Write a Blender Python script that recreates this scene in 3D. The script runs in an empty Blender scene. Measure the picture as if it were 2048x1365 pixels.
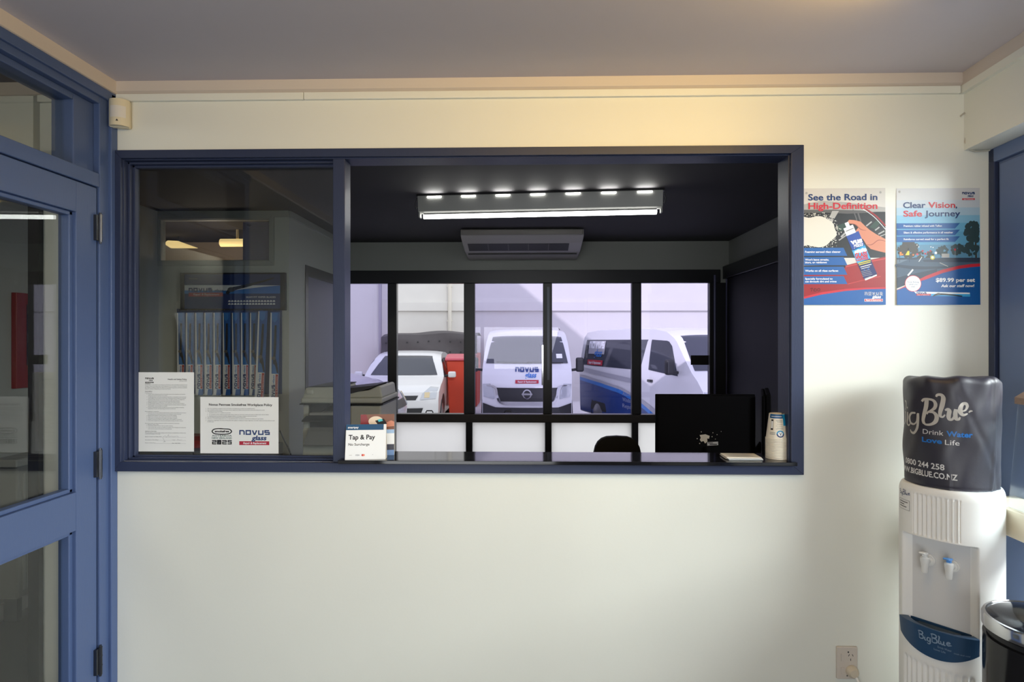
import bpy, bmesh, math, random
from mathutils import Vector, Matrix
from mathutils.geometry import tessellate_polygon
random.seed(7)
SC = bpy.context.scene
COL = SC.collection
PI = math.pi

# ------------------------------------------------------------------ camera, world, sun, lights, exposure
F, YAW, DIST, EYE = 1200.0, 0.024, 2.178, 1.44
cam_d = bpy.data.cameras.new('camera')
cam_d.sensor_fit = 'HORIZONTAL'; cam_d.sensor_width = 36.0; cam_d.lens = 36.0 * F / 2048.0
cam_d.clip_start = 0.02; cam_d.clip_end = 200
cam = bpy.data.objects.new('camera', cam_d); COL.objects.link(cam)
cam.location = (0, -DIST, EYE); cam.rotation_euler = (PI / 2, 0, YAW)
SC.camera = cam

SC.view_settings.view_transform = 'Standard'; SC.view_settings.look = 'None'
SC.view_settings.gamma = 1.0; SC.view_settings.use_curve_mapping = False
SC.view_settings.exposure = 0.0
SC.cycles.caustics_reflective = False; SC.cycles.caustics_refractive = False
SC.cycles.max_bounces = 12; SC.cycles.transparent_max_bounces = 24

world = bpy.data.worlds.new('sky'); SC.world = world; world.use_nodes = True
bg = world.node_tree.nodes['Background']
bg.inputs['Color'].default_value = (0.86, 0.90, 1.0, 1); bg.inputs['Strength'].default_value = 1.3

SUN_DIR = Vector((0.66, 1.0, -0.50)).normalized()
sun_d = bpy.data.lights.new('sun', 'SUN'); sun_d.energy = 2.4; sun_d.angle = 0.009; sun_d.color = (1, 0.96, 0.9)
sun = bpy.data.objects.new('sun', sun_d); COL.objects.link(sun); sun.location = (-6, -8, 12)
sun.rotation_euler = SUN_DIR.to_track_quat('-Z', 'Y').to_euler()

def area(name, loc, target, sx, sy, power, color):
    d = bpy.data.lights.new(name, 'AREA'); d.shape = 'RECTANGLE'; d.size = sx; d.size_y = sy
    d.energy = power; d.color = color
    o = bpy.data.objects.new(name, d); COL.objects.link(o); o.location = loc
    o.rotation_euler = (Vector(target) - Vector(loc)).to_track_quat('-Z', 'Y').to_euler()
    return o
# daylight through the shop window in the right wall
area('daylight_side_window_high', (3.2, -3.8, 5.7), (1.30, -0.20, 1.0), 2.6, 2.2, 640, (0.97, 0.99, 1.0))
area('daylight_side_window_low', (4.3, -2.0, 2.8), (0.0, -0.45, 0.70), 3.4, 2.0, 640, (0.95, 0.98, 1.0))
# added fill light behind the camera, in front of a solid wall
area('rear_fill_light', (-0.35, -4.05, 0.95), (0.35, 0, 0.75), 2.2, 1.6, 58, (0.95, 0.98, 1.0))
# warm ceiling lamp of the reception room, behind the camera
area('reception_ceiling_lamp', (0.35, -1.10, 2.34), (-0.40, -0.05, 1.92), 1.6, 0.10, 10, (1.0, 0.62, 0.12))

# added fill light brightening the hall behind the glazed door
area('hall_fill_light', (-2.4, -2.8, 2.36), (-2.3, -2.2, 0), 0.7, 0.3, 26, (1.0, 0.93, 0.80))

# ------------------------------------------------------------------ rays of the measured camera
FWD = Vector((-math.sin(YAW), math.cos(YAW), 0)); RGT = Vector((math.cos(YAW), math.sin(YAW), 0))
CAM = Vector((0, -DIST, EYE))
def ray(px, py): return FWD * F + RGT * (px - 1024.0) + Vector((0, 0, 1)) * (682.5 - py)
def atY(px, py, Y):
    d = ray(px, py); return CAM + d * ((Y - CAM.y) / d.y)
def atX(px, py, X):
    d = ray(px, py); return CAM + d * ((X - CAM.x) / d.x)

# ------------------------------------------------------------------ materials
def lin(c):
    out = []
    for v in c[:3]:
        v = v / 255.0
        out.append(v / 12.92 if v <= 0.04045 else ((v + 0.055) / 1.055) ** 2.4)
    return (*out, 1.0)
MATS = {}
def mat(name, rgb, rough=0.5, metal=0.0, spec=0.5, emit=0.0, noise=0.0, nscale=8.0, bump=0.0, bscale=60.0, coat=0.0, linear=False, stretch=None):
    if name in MATS: return MATS[name]
    m = bpy.data.materials.new(name); m.use_nodes = True; MATS[name] = m
    nt = m.node_tree; b = nt.nodes['Principled BSDF']
    c = (*rgb, 1.0) if linear else lin(rgb)
    b.inputs['Base Color'].default_value = c
    b.inputs['Roughness'].default_value = rough; b.inputs['Metallic'].default_value = metal
    b.inputs['Specular IOR Level'].default_value = spec; b.inputs['Coat Weight'].default_value = coat
    if emit:
        b.inputs['Emission Color'].default_value = c; b.inputs['Emission Strength'].default_value = emit
    if noise or bump:
        tc = nt.nodes.new('ShaderNodeTexCoord')
        src = tc.outputs['Object']
        if stretch:
            mp = nt.nodes.new('ShaderNodeMapping'); mp.inputs['Scale'].default_value = stretch
            nt.links.new(src, mp.inputs['Vector']); src = mp.outputs['Vector']
        if noise:
            n = nt.nodes.new('ShaderNodeTexNoise'); n.inputs['Scale'].default_value = nscale; n.inputs['Detail'].default_value = 4
            nt.links.new(src, n.inputs['Vector'])
            mx = nt.nodes.new('ShaderNodeMix'); mx.data_type = 'RGBA'
            mx.inputs[6].default_value = tuple(max(0, v * (1 - noise)) for v in c[:3]) + (1,)
            mx.inputs[7].default_value = tuple(min(1, v * (1 + noise)) for v in c[:3]) + (1,)
            nt.links.new(n.outputs['Fac'], mx.inputs[0]); nt.links.new(mx.outputs[2], b.inputs['Base Color'])
        if bump:
            n2 = nt.nodes.new('ShaderNodeTexNoise'); n2.inputs['Scale'].default_value = bscale; n2.inputs['Detail'].default_value = 3
            nt.links.new(src, n2.inputs['Vector'])
            bp = nt.nodes.new('ShaderNodeBump'); bp.inputs['Strength'].default_value = bump; bp.inputs['Distance'].default_value = 0.003
            nt.links.new(n2.outputs['Fac'], bp.inputs['Height']); nt.links.new(bp.outputs['Normal'], b.inputs['Normal'])
    return m
def glass(name, tint=(1, 1, 1), ior=1.5, rough=0.0):
    m = bpy.data.materials.new(name); m.use_nodes = True; MATS[name] = m
    nt = m.node_tree; nt.nodes.clear()
    out = nt.nodes.new('ShaderNodeOutputMaterial'); mix = nt.nodes.new('ShaderNodeMixShader')
    tr = nt.nodes.new('ShaderNodeBsdfTransparent'); tr.inputs[0].default_value = (*tint, 1)
    gl = nt.nodes.new('ShaderNodeBsdfGlossy'); gl.inputs['Roughness'].default_value = rough
    fr = nt.nodes.new('ShaderNodeFresnel'); ge = nt.nodes.new('ShaderNodeNewGeometry'); m1 = nt.nodes.new('ShaderNodeMath'); m1.operation = 'MULTIPLY_ADD'; m1.inputs[1].default_value = -2; m1.inputs[2].default_value = 1
    m2 = nt.nodes.new('ShaderNodeMath'); m2.operation = 'POWER'; m2.inputs[0].default_value = ior
    nt.links.new(ge.outputs['Backfacing'], m1.inputs[0]); nt.links.new(m1.outputs[0], m2.inputs[1]); nt.links.new(m2.outputs[0], fr.inputs['IOR'])
    nt.links.new(fr.outputs[0], mix.inputs[0]); nt.links.new(tr.outputs[0], mix.inputs[1]); nt.links.new(gl.outputs[0], mix.inputs[2])
    nt.links.new(mix.outputs[0], out.inputs[0])
    return m
def frosted(name, col, mixv=0.25):
    m = bpy.data.materials.new(name); m.use_nodes = True; MATS[name] = m
    nt = m.node_tree; nt.nodes.clear()
    out = nt.nodes.new('ShaderNodeOutputMaterial'); mix = nt.nodes.new('ShaderNodeMixShader'); mix.inputs[0].default_value = mixv
    tl = nt.nodes.new('ShaderNodeBsdfTranslucent'); tl.inputs[0].default_value = (*col, 1)
    tr = nt.nodes.new('ShaderNodeBsdfTransparent'); tr.inputs[0].default_value = (*col, 1)
    nt.links.new(tl.outputs[0], mix.inputs[1]); nt.links.new(tr.outputs[0], mix.inputs[2]); nt.links.new(mix.outputs[0], out.inputs[0])
    return m

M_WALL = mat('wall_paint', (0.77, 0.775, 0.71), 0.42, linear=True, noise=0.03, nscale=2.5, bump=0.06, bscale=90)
M_CEIL = mat('ceiling_paint', (0.58, 0.54, 0.575), 0.8, linear=True, noise=0.02)
M_CORN = mat('cornice_paint', (0.62, 0.55, 0.49), 0.5, linear=True)
M_BLUE = mat('blue_gloss_paint', (0.068, 0.108, 0.235), 0.38, linear=True, bump=0.12, bscale=40, stretch=(6, 6, 1))
M_FRAME = mat('dark_blue_gloss_paint', (0.030, 0.040, 0.085), 0.36, spec=.3, linear=True, bump=0.12, bscale=40, stretch=(6, 6, 1))
M_FRAME_LIT = mat('lit_blue_gloss_paint', (0.12, 0.17, 0.31), 0.40, linear=True)  # blue paint lightened to stand in for the light on the frame
M_FLOOR = mat('carpet_dark', (0.035, 0.033, 0.036), 0.95, linear=True, noise=0.3, nscale=200)
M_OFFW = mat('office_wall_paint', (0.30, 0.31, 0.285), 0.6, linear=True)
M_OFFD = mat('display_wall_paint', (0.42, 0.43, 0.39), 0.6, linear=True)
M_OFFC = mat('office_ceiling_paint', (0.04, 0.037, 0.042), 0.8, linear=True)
M_HALL = mat('hall_wall_paint', (0.33, 0.33, 0.31), 0.6, linear=True)
M_DARKF = mat('dark_window_frame', (0.008, 0.008, 0.012), 0.35, linear=True)
M_DARKW = mat('dark_panel', (0.008, 0.0075, 0.011), 0.6, spec=.25, linear=True)
M_GLASS = glass('clear_glass', (0.93, 0.95, 0.94), 1.55)
M_TINT = glass('tinted_glass', (0.84, 0.82, 0.965), 1.45)
M_FROST = frosted('frosted_glass', (1.0, 0.99, 0.97), 0.3)
M_BLACKG = mat('black_gloss', (0.006, 0.006, 0.008), 0.06, linear=True)
M_BLACK = mat('black_plastic', (0.010, 0.010, 0.012), 0.4, linear=True)
M_WHITE = mat('white_plastic', (0.80, 0.79, 0.76), 0.35, linear=True)
M_PAPER = mat('white_paper', (0.80, 0.81, 0.80), 0.6, linear=True)
M_INK = mat('print_black', (18, 18, 22), 0.6)
M_GREY = mat('print_grey', (120, 122, 125), 0.6)
M_NAVY = mat('print_navy', (16, 52, 108), 0.4)
M_PBLUE = mat('print_blue', (20, 95, 170), 0.4)
M_PRED = mat('print_red', (196, 34, 52), 0.4)
M_PWHITE = mat('print_white', (240, 242, 244), 0.4)
M_METAL = mat('dark_metal', (0.08, 0.085, 0.10), 0.35, 0.9, linear=True)
M_CHROME = mat('chrome', (0.6, 0.6, 0.62), 0.12, 1.0, linear=True)
M_CREAM = mat('cream_plastic', (0.72, 0.64, 0.46), 0.4, linear=True)

# ------------------------------------------------------------------ helpers
ROOT = {}
def inv_of(p): return ROOT[p.name].inverted() if p is not None else Matrix.Identity(4)
class MB:
    def __init__(s): s.bm = bmesh.new(); s.m = 0
    def face(s, vs, m=None):
        try:
            f = s.bm.faces.new(vs); f.material_index = s.m if m is None else m; return f
        except ValueError: return None
    def box(s, x0, x1, y0, y1, z0, z1, m=None):
        v = [s.bm.verts.new((x, y, z)) for z in (z0, z1) for y in (y0, y1) for x in (x0, x1)]
        for q in ((0, 2, 3, 1), (4, 5, 7, 6), (0, 1, 5, 4), (2, 6, 7, 3), (0, 4, 6, 2), (1, 3, 7, 5)):
            s.face([v[i] for i in q], m)
        return s
    def prism(s, poly, axis, a0, a1, m=None):
        def P(p, a):
            if axis == 'x': return (a, p[0], p[1])
            if axis == 'y': return (p[0], a, p[1])
            return (p[0], p[1], a)
        A = [s.bm.verts.new(P(p, a0)) for p in poly]; B = [s.bm.verts.new(P(p, a1)) for p in poly]
        n = len(poly)
        for i in range(n): s.face([A[i], A[(i + 1) % n], B[(i + 1) % n], B[i]], m)
        tri = tessellate_polygon([[Vector((p[0], p[1], 0)) for p in poly]])
        for t in tri:
            s.face([A[i] for i in t], m); s.face([B[i] for i in t], m)
        return s
    def lathe(s, prof, c=(0, 0, 0), n=32, m=None, cap=True):
        rings = []
        for r, z in prof:
            rings.append([s.bm.verts.new((c[0] + r * math.cos(2 * PI * k / n), c[1] + r * math.sin(2 * PI * k / n), c[2] + z)) for k in range(n)])
        for a, b in zip(rings, rings[1:]):
            for k in range(n): s.face([a[k], a[(k + 1) % n], b[(k + 1) % n], b[k]], m)
        if cap:
            if prof[0][0] > 1e-6: s.face(rings[0][::-1], m)
            if prof[-1][0] > 1e-6: s.face(rings[-1], m)
        return s
    def tube(s, pts, r, n=8, m=None):
        pts = [Vector(p) for p in pts]; rings = []; up = None
        for i, p in enumerate(pts):
            t = (pts[min(i + 1, len(pts) - 1)] - pts[max(i - 1, 0)]).normalized()
            if up is None:
                up = Vector((0, 0, 1)) if abs(t.z) < 0.9 else Vector((1, 0, 0))
            a = t.cross(up).normalized(); b = a.cross(t).normalized(); up = b
            rr = r[i] if isinstance(r, (list, tuple)) else r
            rings.append([s.bm.verts.new(p + (a * math.cos(2 * PI * k / n) + b * math.sin(2 * PI * k / n)) * rr) for k in range(n)])
        for A, B in zip(rings, rings[1:]):
            for k in range(n): s.face([A[k], A[(k + 1) % n], B[(k + 1) % n], B[k]], m)
        s.face(rings[0][::-1], m); s.face(rings[-1], m)
        return s
    def grid(s, fn, nu, nv, m=None, closed=False):
        g = [[s.bm.verts.new(fn(i / nu, j / nv)) for j in range(nv + 1)] for i in range(nu if closed else nu + 1)]
        L = len(g)
        for i in range(nu):
            a, b = g[i % L], g[(i + 1) % L]
            for j in range(nv): s.face([a[j], b[j], b[j + 1], a[j + 1]], m)
        return s
    def xform(s, M): bmesh.ops.transform(s.bm, matrix=M, verts=s.bm.verts); return s
    def build(s, name, mats, parent=None, world=True, bevel=0.0, segs=2, smooth=False, fixn=True, angle=35):
        bm = s.bm
        if fixn: bmesh.ops.recalc_face_normals(bm, faces=bm.faces)
        if not isinstance(mats, (list, tuple)): mats = [mats]
        o = bpy.data.objects.new(name, bpy.data.meshes.new(name))
        if parent is not None:
            if world: bm.transform(inv_of(parent))
            ROOT_M = ROOT[parent.name]
        else:
            if bm.verts:
                xs = [v.co.x for v in bm.verts]; ys = [v.co.y for v in bm.verts]; zs = [v.co.z for v in bm.verts]
                base = Vector(((min(xs) + max(xs)) / 2, (min(ys) + max(ys)) / 2, min(zs)))
                bm.transform(Matrix.Translation(-base)); o.location = base
                ROOT_M = Matrix.Translation(base)
        bm.to_mesh(o.data); bm.free()
        for m in mats: o.data.materials.append(m)
        COL.objects.link(o)
        if parent is not None: o.parent = parent
        ROOT[o.name] = ROOT_M
        if smooth:
            o.data.shade_smooth(); o.data.set_sharp_from_angle(angle=math.radians(angle))
        if bevel:
            b = o.modifiers.new('edge', 'BEVEL'); b.width = bevel; b.segments = segs; b.limit_method = 'ANGLE'; b.angle_limit = math.radians(40)
        return o
def empty(name, loc, rotz=0.0):
    o = bpy.data.objects.new(name, None); COL.objects.link(o); o.location = loc; o.rotation_euler = (0, 0, rotz); o.empty_display_size = 0.05
    ROOT[o.name] = Matrix.Translation(Vector(loc)) @ Matrix.Rotation(rotz, 4, 'Z')
    return o
def tag(o, label, cat, group=None):
    o['label'] = label; o['category'] = cat
    if group: o['group'] = group
    return o
def struct(o): o['kind'] = 'structure'; return o
def dup(root, name=None):
    r = root.copy(); COL.objects.link(r)
    if name: r.name = name
    for ch in list(root.children):
        c = ch.copy(); COL.objects.link(c); c.parent = r
        for g in list(ch.children):
            d = g.copy(); COL.objects.link(d); d.parent = c
    return r
def box(name, x0, x1, y0, y1, z0, z1, m, parent=None, bevel=0.0):
    return MB().box(x0, x1, y0, y1, z0, z1).build(name, m, parent, bevel=bevel)

# flat print: polygons, strokes and lettering in sheet coordinates (x right, y down), laid on a surface by a map function
_TXT = {}
def text_geo(s, bold=0.0):
    k = (s, bold)
    if k not in _TXT:
        cu = bpy.data.curves.new('t', 'FONT'); cu.body = s; cu.size = 1.0; cu.offset = bold; cu.resolution_u = 3
        o = bpy.data.objects.new('t', cu); COL.objects.link(o)
        dg = bpy.context.evaluated_depsgraph_get(); dg.update()
        me = bpy.data.meshes.new_from_object(o.evaluated_get(dg))
        vs = [v.co.copy() for v in me.vertices]; fs = [tuple(p.vertices) for p in me.polygons]
        bpy.data.objects.remove(o); bpy.data.curves.remove(cu); bpy.data.meshes.remove(me)
        _TXT[k] = (vs, fs, min([v.x for v in vs] or [0]), max([v.x for v in vs] or [1]))
    return _TXT[k]
CAP = 0.69
class Art:
    def __init__(s, fn): s.fn = fn; s.V = []; s.Fc = []; s.mats = []
    def mi(s, m):
        if m not in s.mats: s.mats.append(m)
        return s.mats.index(m)
    def add(s, pts, faces, m, L):
        b = len(s.V); i = s.mi(m)
        s.V += [s.fn(p[0], p[1], L) for p in pts]
        s.Fc += [(tuple(b + k for k in f), i) for f in faces]
    def poly(s, pts, m, L=1):
        tri = tessellate_polygon([[Vector((p[0], p[1], 0)) for p in pts]])
        s.add(pts, [tuple(t) for t in tri], m, L)
    def rect(s, x0, y0, x1, y1, m, L=1, nx=1, ny=1):
        pts = [(x0 + (x1 - x0) * i / nx, y0 + (y1 - y0) * j / ny) for j in range(ny + 1) for i in range(nx + 1)]
        fs = [(j * (nx + 1) + i, j * (nx + 1) + i + 1, (j + 1) * (nx + 1) + i + 1, (j + 1) * (nx + 1) + i) for j in range(ny) for i in range(nx)]
        s.add(pts, fs, m, L)
    def disc(s, x, y, r, m, L=1, n=24, ry=None):
        ry = ry or r
        s.poly([(x + r * math.cos(2 * PI * k / n), y + ry * math.sin(2 * PI * k / n)) for k in range(n)], m, L)
    def ring(s, x, y, r, w, m, L=1, n=32, a0=0, a1=2 * PI, ry=None):
        k2 = (ry or r) / r
        s.stroke([(x + r * math.cos(a0 + (a1 - a0) * k / n), y + r * k2 * math.sin(a0 + (a1 - a0) * k / n)) for k in range(n + 1)], w, m, L)
    def stroke(s, pts, w, m, L=1):
        P = [Vector((p[0], p[1])) for p in pts]; n = len(P); closed = (P[0] - P[-1]).length < 1e-6
        l, r = [], []
        for i in range(n):
            a = P[i - 1] if i > 0 else (P[-2] if closed else None); b = P[i + 1] if i < n - 1 else (P[1] if closed else None)
            t1 = (P[i] - a).normalized() if a is not None else (b - P[i]).normalized()
            t2 = (b - P[i]).normalized() if b is not None else t1
            n1 = Vector((-t1.y, t1.x)); n2 = Vector((-t2.y, t2.x)); nn = (n1 + n2)
            nn = nn.normalized() if nn.length > 1e-4 else n1
            k = min(1.6, 1.0 / max(0.3, nn.dot(n1))); ww = (w[i] if isinstance(w, (list, tuple)) else w) / 2
            l.append(P[i] + nn * ww * k); r.append(P[i] - nn * ww * k)
        s.add(l + r, [(i, i + 1, n + i + 1, n + i) for i in range(n - 1)], m, L)
    def spline(s, pts, w, m, L=1, sub=6):
        P = [Vector((p[0], p[1])) for p in pts]; W = w if isinstance(w, (list, tuple)) else [w] * len(P)
        out, ow = [], []
        for i in range(len(P) - 1):
            p0, p1, p2, p3 = P[max(i - 1, 0)], P[i], P[i + 1], P[min(i + 2, len(P) - 1)]
            for k in range(sub):
                t = k / sub
                out.append(0.5 * ((2 * p1) + (p2 - p0) * t + (2 * p0 - 5 * p1 + 4 * p2 - p3) * t * t + (3 * p1 - p0 - 3 * p2 + p3) * t ** 3))
                ow.append(W[i] * (1 - t) + W[i + 1] * t)
        out.append(P[-1]); ow.append(W[-1])
        s.stroke(out, ow, m, L)
    def text(s, t, x, y, h, m, w=None, bold=0.0, shear=0.0, align='l', L=2, rot=0.0, slope=0.0):
        vs, fs, a, b = text_geo(t, bold)
        k = h / CAP; kx = k if w is None else w / (b - a)
        wd = (b - a) * kx; ox = {'l': 0, 'c': -wd / 2, 'r': -wd}[align]
        c, sn = math.cos(rot), math.sin(rot); pts = []
        for v in vs:
            lx = (v.x - a) * kx + ox + shear * v.y * k; ly = -v.y * k + slope * ((v.x - a) * kx + ox)
            pts.append((x + lx * c - ly * sn, y + lx * sn + ly * c))
        s.add(pts, fs, m, L)
    def novus(s, x, y, w, h, m, L=2, rot=0.0, th=0.33):
        """the wide squared wordmark, box x..x+w, y..y+h (baseline at y+h)"""
        c, sn = math.cos(rot), math.sin(rot)
        gl = ([(0, 0), (0, .92), (.78, .92), (1, .7), (1, 0)], [(0, .1), (0, .92), (1, .92), (1, .1), (0, .1)], [(0, 1), (.42, .08), (.58, .08), (1, 1)],
              [(0, 1), (0, .1), (1, .1), (1, 1)], [(1, .92), (0, .92), (0, .52), (1, .52), (1, .1), (0, .1)])
        n = 5; gap = 0.035 * w; cw = (w - gap * (n - 1)) / n; t = th * h
        for i, p in enumerate(gl):
            x0 = i * (cw + gap) + t * .4; ww = cw - t * .8
            pts = [(x0 + a * ww, h - b * h) for a, b in p]
            s.stroke([(x + a * c - b * sn, y + a * sn + b * c) for a, b in pts], t, m, L)
    def logo(s, x, y, w, mb, mr, mw, L=2, glassm=None):
        """wordmark, 'glass' under it and the red strip; x,y top left, w width"""
        s.novus(x, y, w, w * .17, mb, L)
        s.text('glass', x + w * .40, y + w * .40, w * .20, glassm or mb, w=w * .48, bold=.02, shear=.25, L=L)
        s.rect(x, y + w * .50, x + w, y + w * .64, mr, L)
        s.text('Repair & Replacement', x + w * .10, y + w * .605, w * .068, mw, w=w * .8, bold=.015, shear=.2, L=L + 1)
    def build(s, name, parent=None, world=True, base=None, mats0=None):
        mb = MB(); vs = [mb.bm.verts.new(v) for v in s.V]
        for f, i in s.Fc:
            if len(set(f)) > 2: mb.face([vs[k] for k in f], i)
        return mb.build(name, s.mats, parent, world, fixn=False)
def sheet_map(O, U, V, N, sx, sy, x0, y0, eps=0.00025):
    """sheet coords -> world: O world point of (x0,y0); U right, V down, N out of the sheet"""
    O = Vector(O); U = Vector(U); V = Vector(V); N = Vector(N)
    return lambda x, y, L: O + U * ((x - x0) * sx) + V * ((y - y0) * sy) + N * (eps * L)

# ================================================================== THE SETTING
CZ = 2.394
XL, XR = -1.517, 1.56            # left and right wall of the reception room at the front wall
def RX(y, off=0.0): return XR + 0.06 * y + off
XO = 1.93                        # right wall of the office
YB = 3.59                        # back wall of the office
YD = 2.18                        # wall that carries the wiper display
T = 0.085                        # thickness of the front wall
HX0, HX1, HZ0, HZ1 = -1.487, 0.944, 0.997, 2.110   # serving window opening

w = MB()
w.box(-1.80, HX0, 0, T, 0, CZ); w.box(HX0, HX1, 0, T, 0, HZ0); w.box(HX0, HX1, 0, T, HZ1, CZ)
w.box(HX1, 1.70, 0, T, 0, CZ); w.box(-2.71, -1.825, 0, T, 2.05, CZ)
struct(w.build('wall_front', M_WALL))
struct(box('floor', -4.2, 2.2, -4.4, YB + .1, -0.1, 0, M_FLOOR))
struct(MB().prism([(-1.617, -4.3), (RX(-4.3, .2), -4.3), (RX(0, .2), T * .5), (-1.617, T * .5)], 'z', CZ, CZ + .1).build('ceiling', M_CEIL))
w = MB(); w.box(-1.617, 2.1, T * .5, YB + .1, CZ, CZ + .1); w.box(-4.2, -1.617, -4.4, YB + .1, CZ, CZ + .1)
struct(w.build('ceiling_office', M_OFFC))
struct(box('wall_back', -4.2, 2.2, -4.4, -4.2, 0, CZ, M_HALL))

# right wall of the reception: lintel above a long blue window, solid further back
w = MB()
w.prism([(RX(0), 0), (RX(-4.2), -4.2), (RX(-4.2, .11), -4.2), (RX(0, .11), 0)], 'z', 2.12, CZ)
w.prism([(RX(-2.6), -2.6), (RX(-4.2), -4.2), (RX(-4.2, .11), -4.2), (RX(-2.6, .11), -2.6)], 'z', 0, 2.12)
w.prism([(RX(-.02), -.02), (RX(-2.6), -2.6), (RX(-2.6, .11), -2.6), (RX(-.02, .11), -.02)], 'z', 0, 0.3)
struct(w.build('wall_right', M_WALL))
win3 = struct(empty('window_3', (RX(-1.3, .13), -1.3, 0.3)))
def rbox(mb, y0, y1, o0, o1, z0, z1, m=None):
    mb.prism([(RX(y0, o0), y0), (RX(y1, o0), y1), (RX(y1, o1), y1), (RX(y0, o1), y0)], 'z', z0, z1, m)
f = MB(); rbox(f, 0, -.030, .085, .16, .3, 2.12); f.build('jamb', M_FRAME, win3, bevel=.003)
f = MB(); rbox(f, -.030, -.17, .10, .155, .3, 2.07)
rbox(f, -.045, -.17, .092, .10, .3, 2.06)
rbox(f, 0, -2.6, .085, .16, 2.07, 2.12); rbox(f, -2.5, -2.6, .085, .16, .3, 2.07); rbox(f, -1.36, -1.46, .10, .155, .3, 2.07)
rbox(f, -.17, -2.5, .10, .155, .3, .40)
f.build('frame', M_FRAME_LIT, win3, bevel=.003)
f = MB(); rbox(f, -.17, -2.5, .125, .131, .40, 2.07); f.build('pane', M_GLASS, win3)
M_LEDGE = mat('ledge_paint', (0.82, 0.74, 0.57), 0.45, linear=True)
f = MB(); rbox(f, -.12, -2.45, -.045, .092, .83, .92); struct(f.build('trim_4', M_LEDGE, bevel=.006))

# left wall: blue door frame with transom, glazed door, solid wall further back
w = MB(); w.box(-1.617, XL, -4.2, -.955, 0, CZ); w.box(-1.617, XL, -.955, 0, 2.338, CZ)
struct(w.build('wall_left', M_HALL))
d1 = struct(empty('door_1', (-1.565, -.49, 0)))
f = MB()
f.box(-1.617, XL - .001, -.079, 0, 0, 2.338); f.box(-1.617, XL - .001, -.955, -.905, 0, 2.338)
f.box(-1.617, XL - .001, -.905, -.079, 1.986, 2.036); f.box(-1.617, XL - .001, -.905, -.079, 2.285, 2.338)
f.box(-1.617, XL + .010, -.034, 0, 0, 2.34); f.box(-1.617, XL + .010, -.955, 0, 2.31, 2.345)
f.box(-1.617, -1.54, -.175, -.079, 2.036, 2.285)          # deep reveal of the transom light
f.box(-1.617, -1.54, -.90, -.175, 2.262, 2.285)
f.build('frame', M_BLUE, d1, bevel=.003)
f = MB(); f.box(-1.578, -1.572, -.90, -.17, 2.03, 2.27); f.build('transom_pane', M_GLASS, d1)
DX0, DX1 = -1.588, -1.525
f = MB()
f.box(DX0, DX1, -.181, -.084, .01, 1.983); f.box(DX0, DX1, -.90, -.80, .01, 1.983)
f.box(DX0, DX1, -.80, -.181, 1.878, 1.983); f.box(DX0, DX1, -.80, -.181, .797, .9275); f.box(DX0, DX1, -.80, -.181, .01, .22)
leaf = f.build('door_leaf', M_BLUE, d1, bevel=.002)
f = MB()
for z0, z1 in ((.9275, 1.878), (.22, .797)):
    f.box(DX0 + .02, DX1 - .012, -.197, -.180, z0, z1); f.box(DX0 + .02, DX1 - .012, -.802, -.786, z0, z1)
    f.box(DX0 + .02, DX1 - .012, -.80, -.181, z0, z0 + .014); f.box(DX0 + .02, DX1 - .012, -.80, -.181, z1 - .014, z1)
f.build('glazing_bead', M_BLUE, d1, bevel=.003)
f = MB(); f.box(-1.565, -1.560, -.80, -.185, .93, 1.876); f.build('pane', M_GLASS, d1)
f = MB(); f.box(-1.565, -1.560, -.80, -.185, .222, .795); f.build('pane', M_GLASS, d1)
for z in (1.792, .955, .255):
    f = MB(); f.tube([(XL + .004, -.082, z), (XL + .004, -.082, z + .098)], .0065, 10)
    f.tube([(XL + .004, -.082, z - .006), (XL + .004, -.082, z)], .0045, 8); f.tube([(XL + .004, -.082, z + .098), (XL + .004, -.082, z + .104)], .0045, 8)
    f.box(DX1 - .004, XL + .003, -.10, -.084, z + .004, z + .094)
    f.tube([(XL + .004, -.082, z + .031), (XL + .004, -.082, z + .034)], .0072, 10); f.tube([(XL + .004, -.082, z + .064), (XL + .004, -.082, z + .067)], .0072, 10)
    f.build('hinge', M_METAL, d1)

# cornice and the cable cover strip under it
f = MB()
f.prism([(0, CZ), (-.012, CZ), (-.012, CZ - .036), (0, CZ - .046)], 'x', XL, XR)
f.box(-2.71, -1.617, -.012, 0, CZ - .046, CZ)
struct(f.build('trim_1', M_CORN))
struct(MB().prism([(XL, CZ), (XL + .012, CZ), (XL + .012, CZ - .046), (XL, CZ - .052)], 'y', -4.2, 0).build('trim_2', M_CORN))
f = MB()
f.prism([(RX(0), 0), (RX(-4.2), -4.2), (RX(-4.2, -.012), -4.2), (RX(0, -.012), 0)], 'z', CZ - .045, CZ, 0)
f.prism([(RX(0), 0), (RX(-4.2), -4.2), (RX(-4.2, -.016), -4.2), (RX(0, -.016), 0)], 'z', CZ - .074, CZ - .0475, 1)
struct(f.build('trim_3', [M_CORN, M_WALL]))
f = MB()
for a, b in ((XL + .011, -.812), (-.8105, XR - .02)): f.box(a, b, -.014, 0, CZ - .0735, CZ - .0475)
f.box(-1.80, -1.617, -.014, 0, CZ - .0735, CZ - .0475)
struct(f.build('trim_5', M_WALL, bevel=.002))

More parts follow.
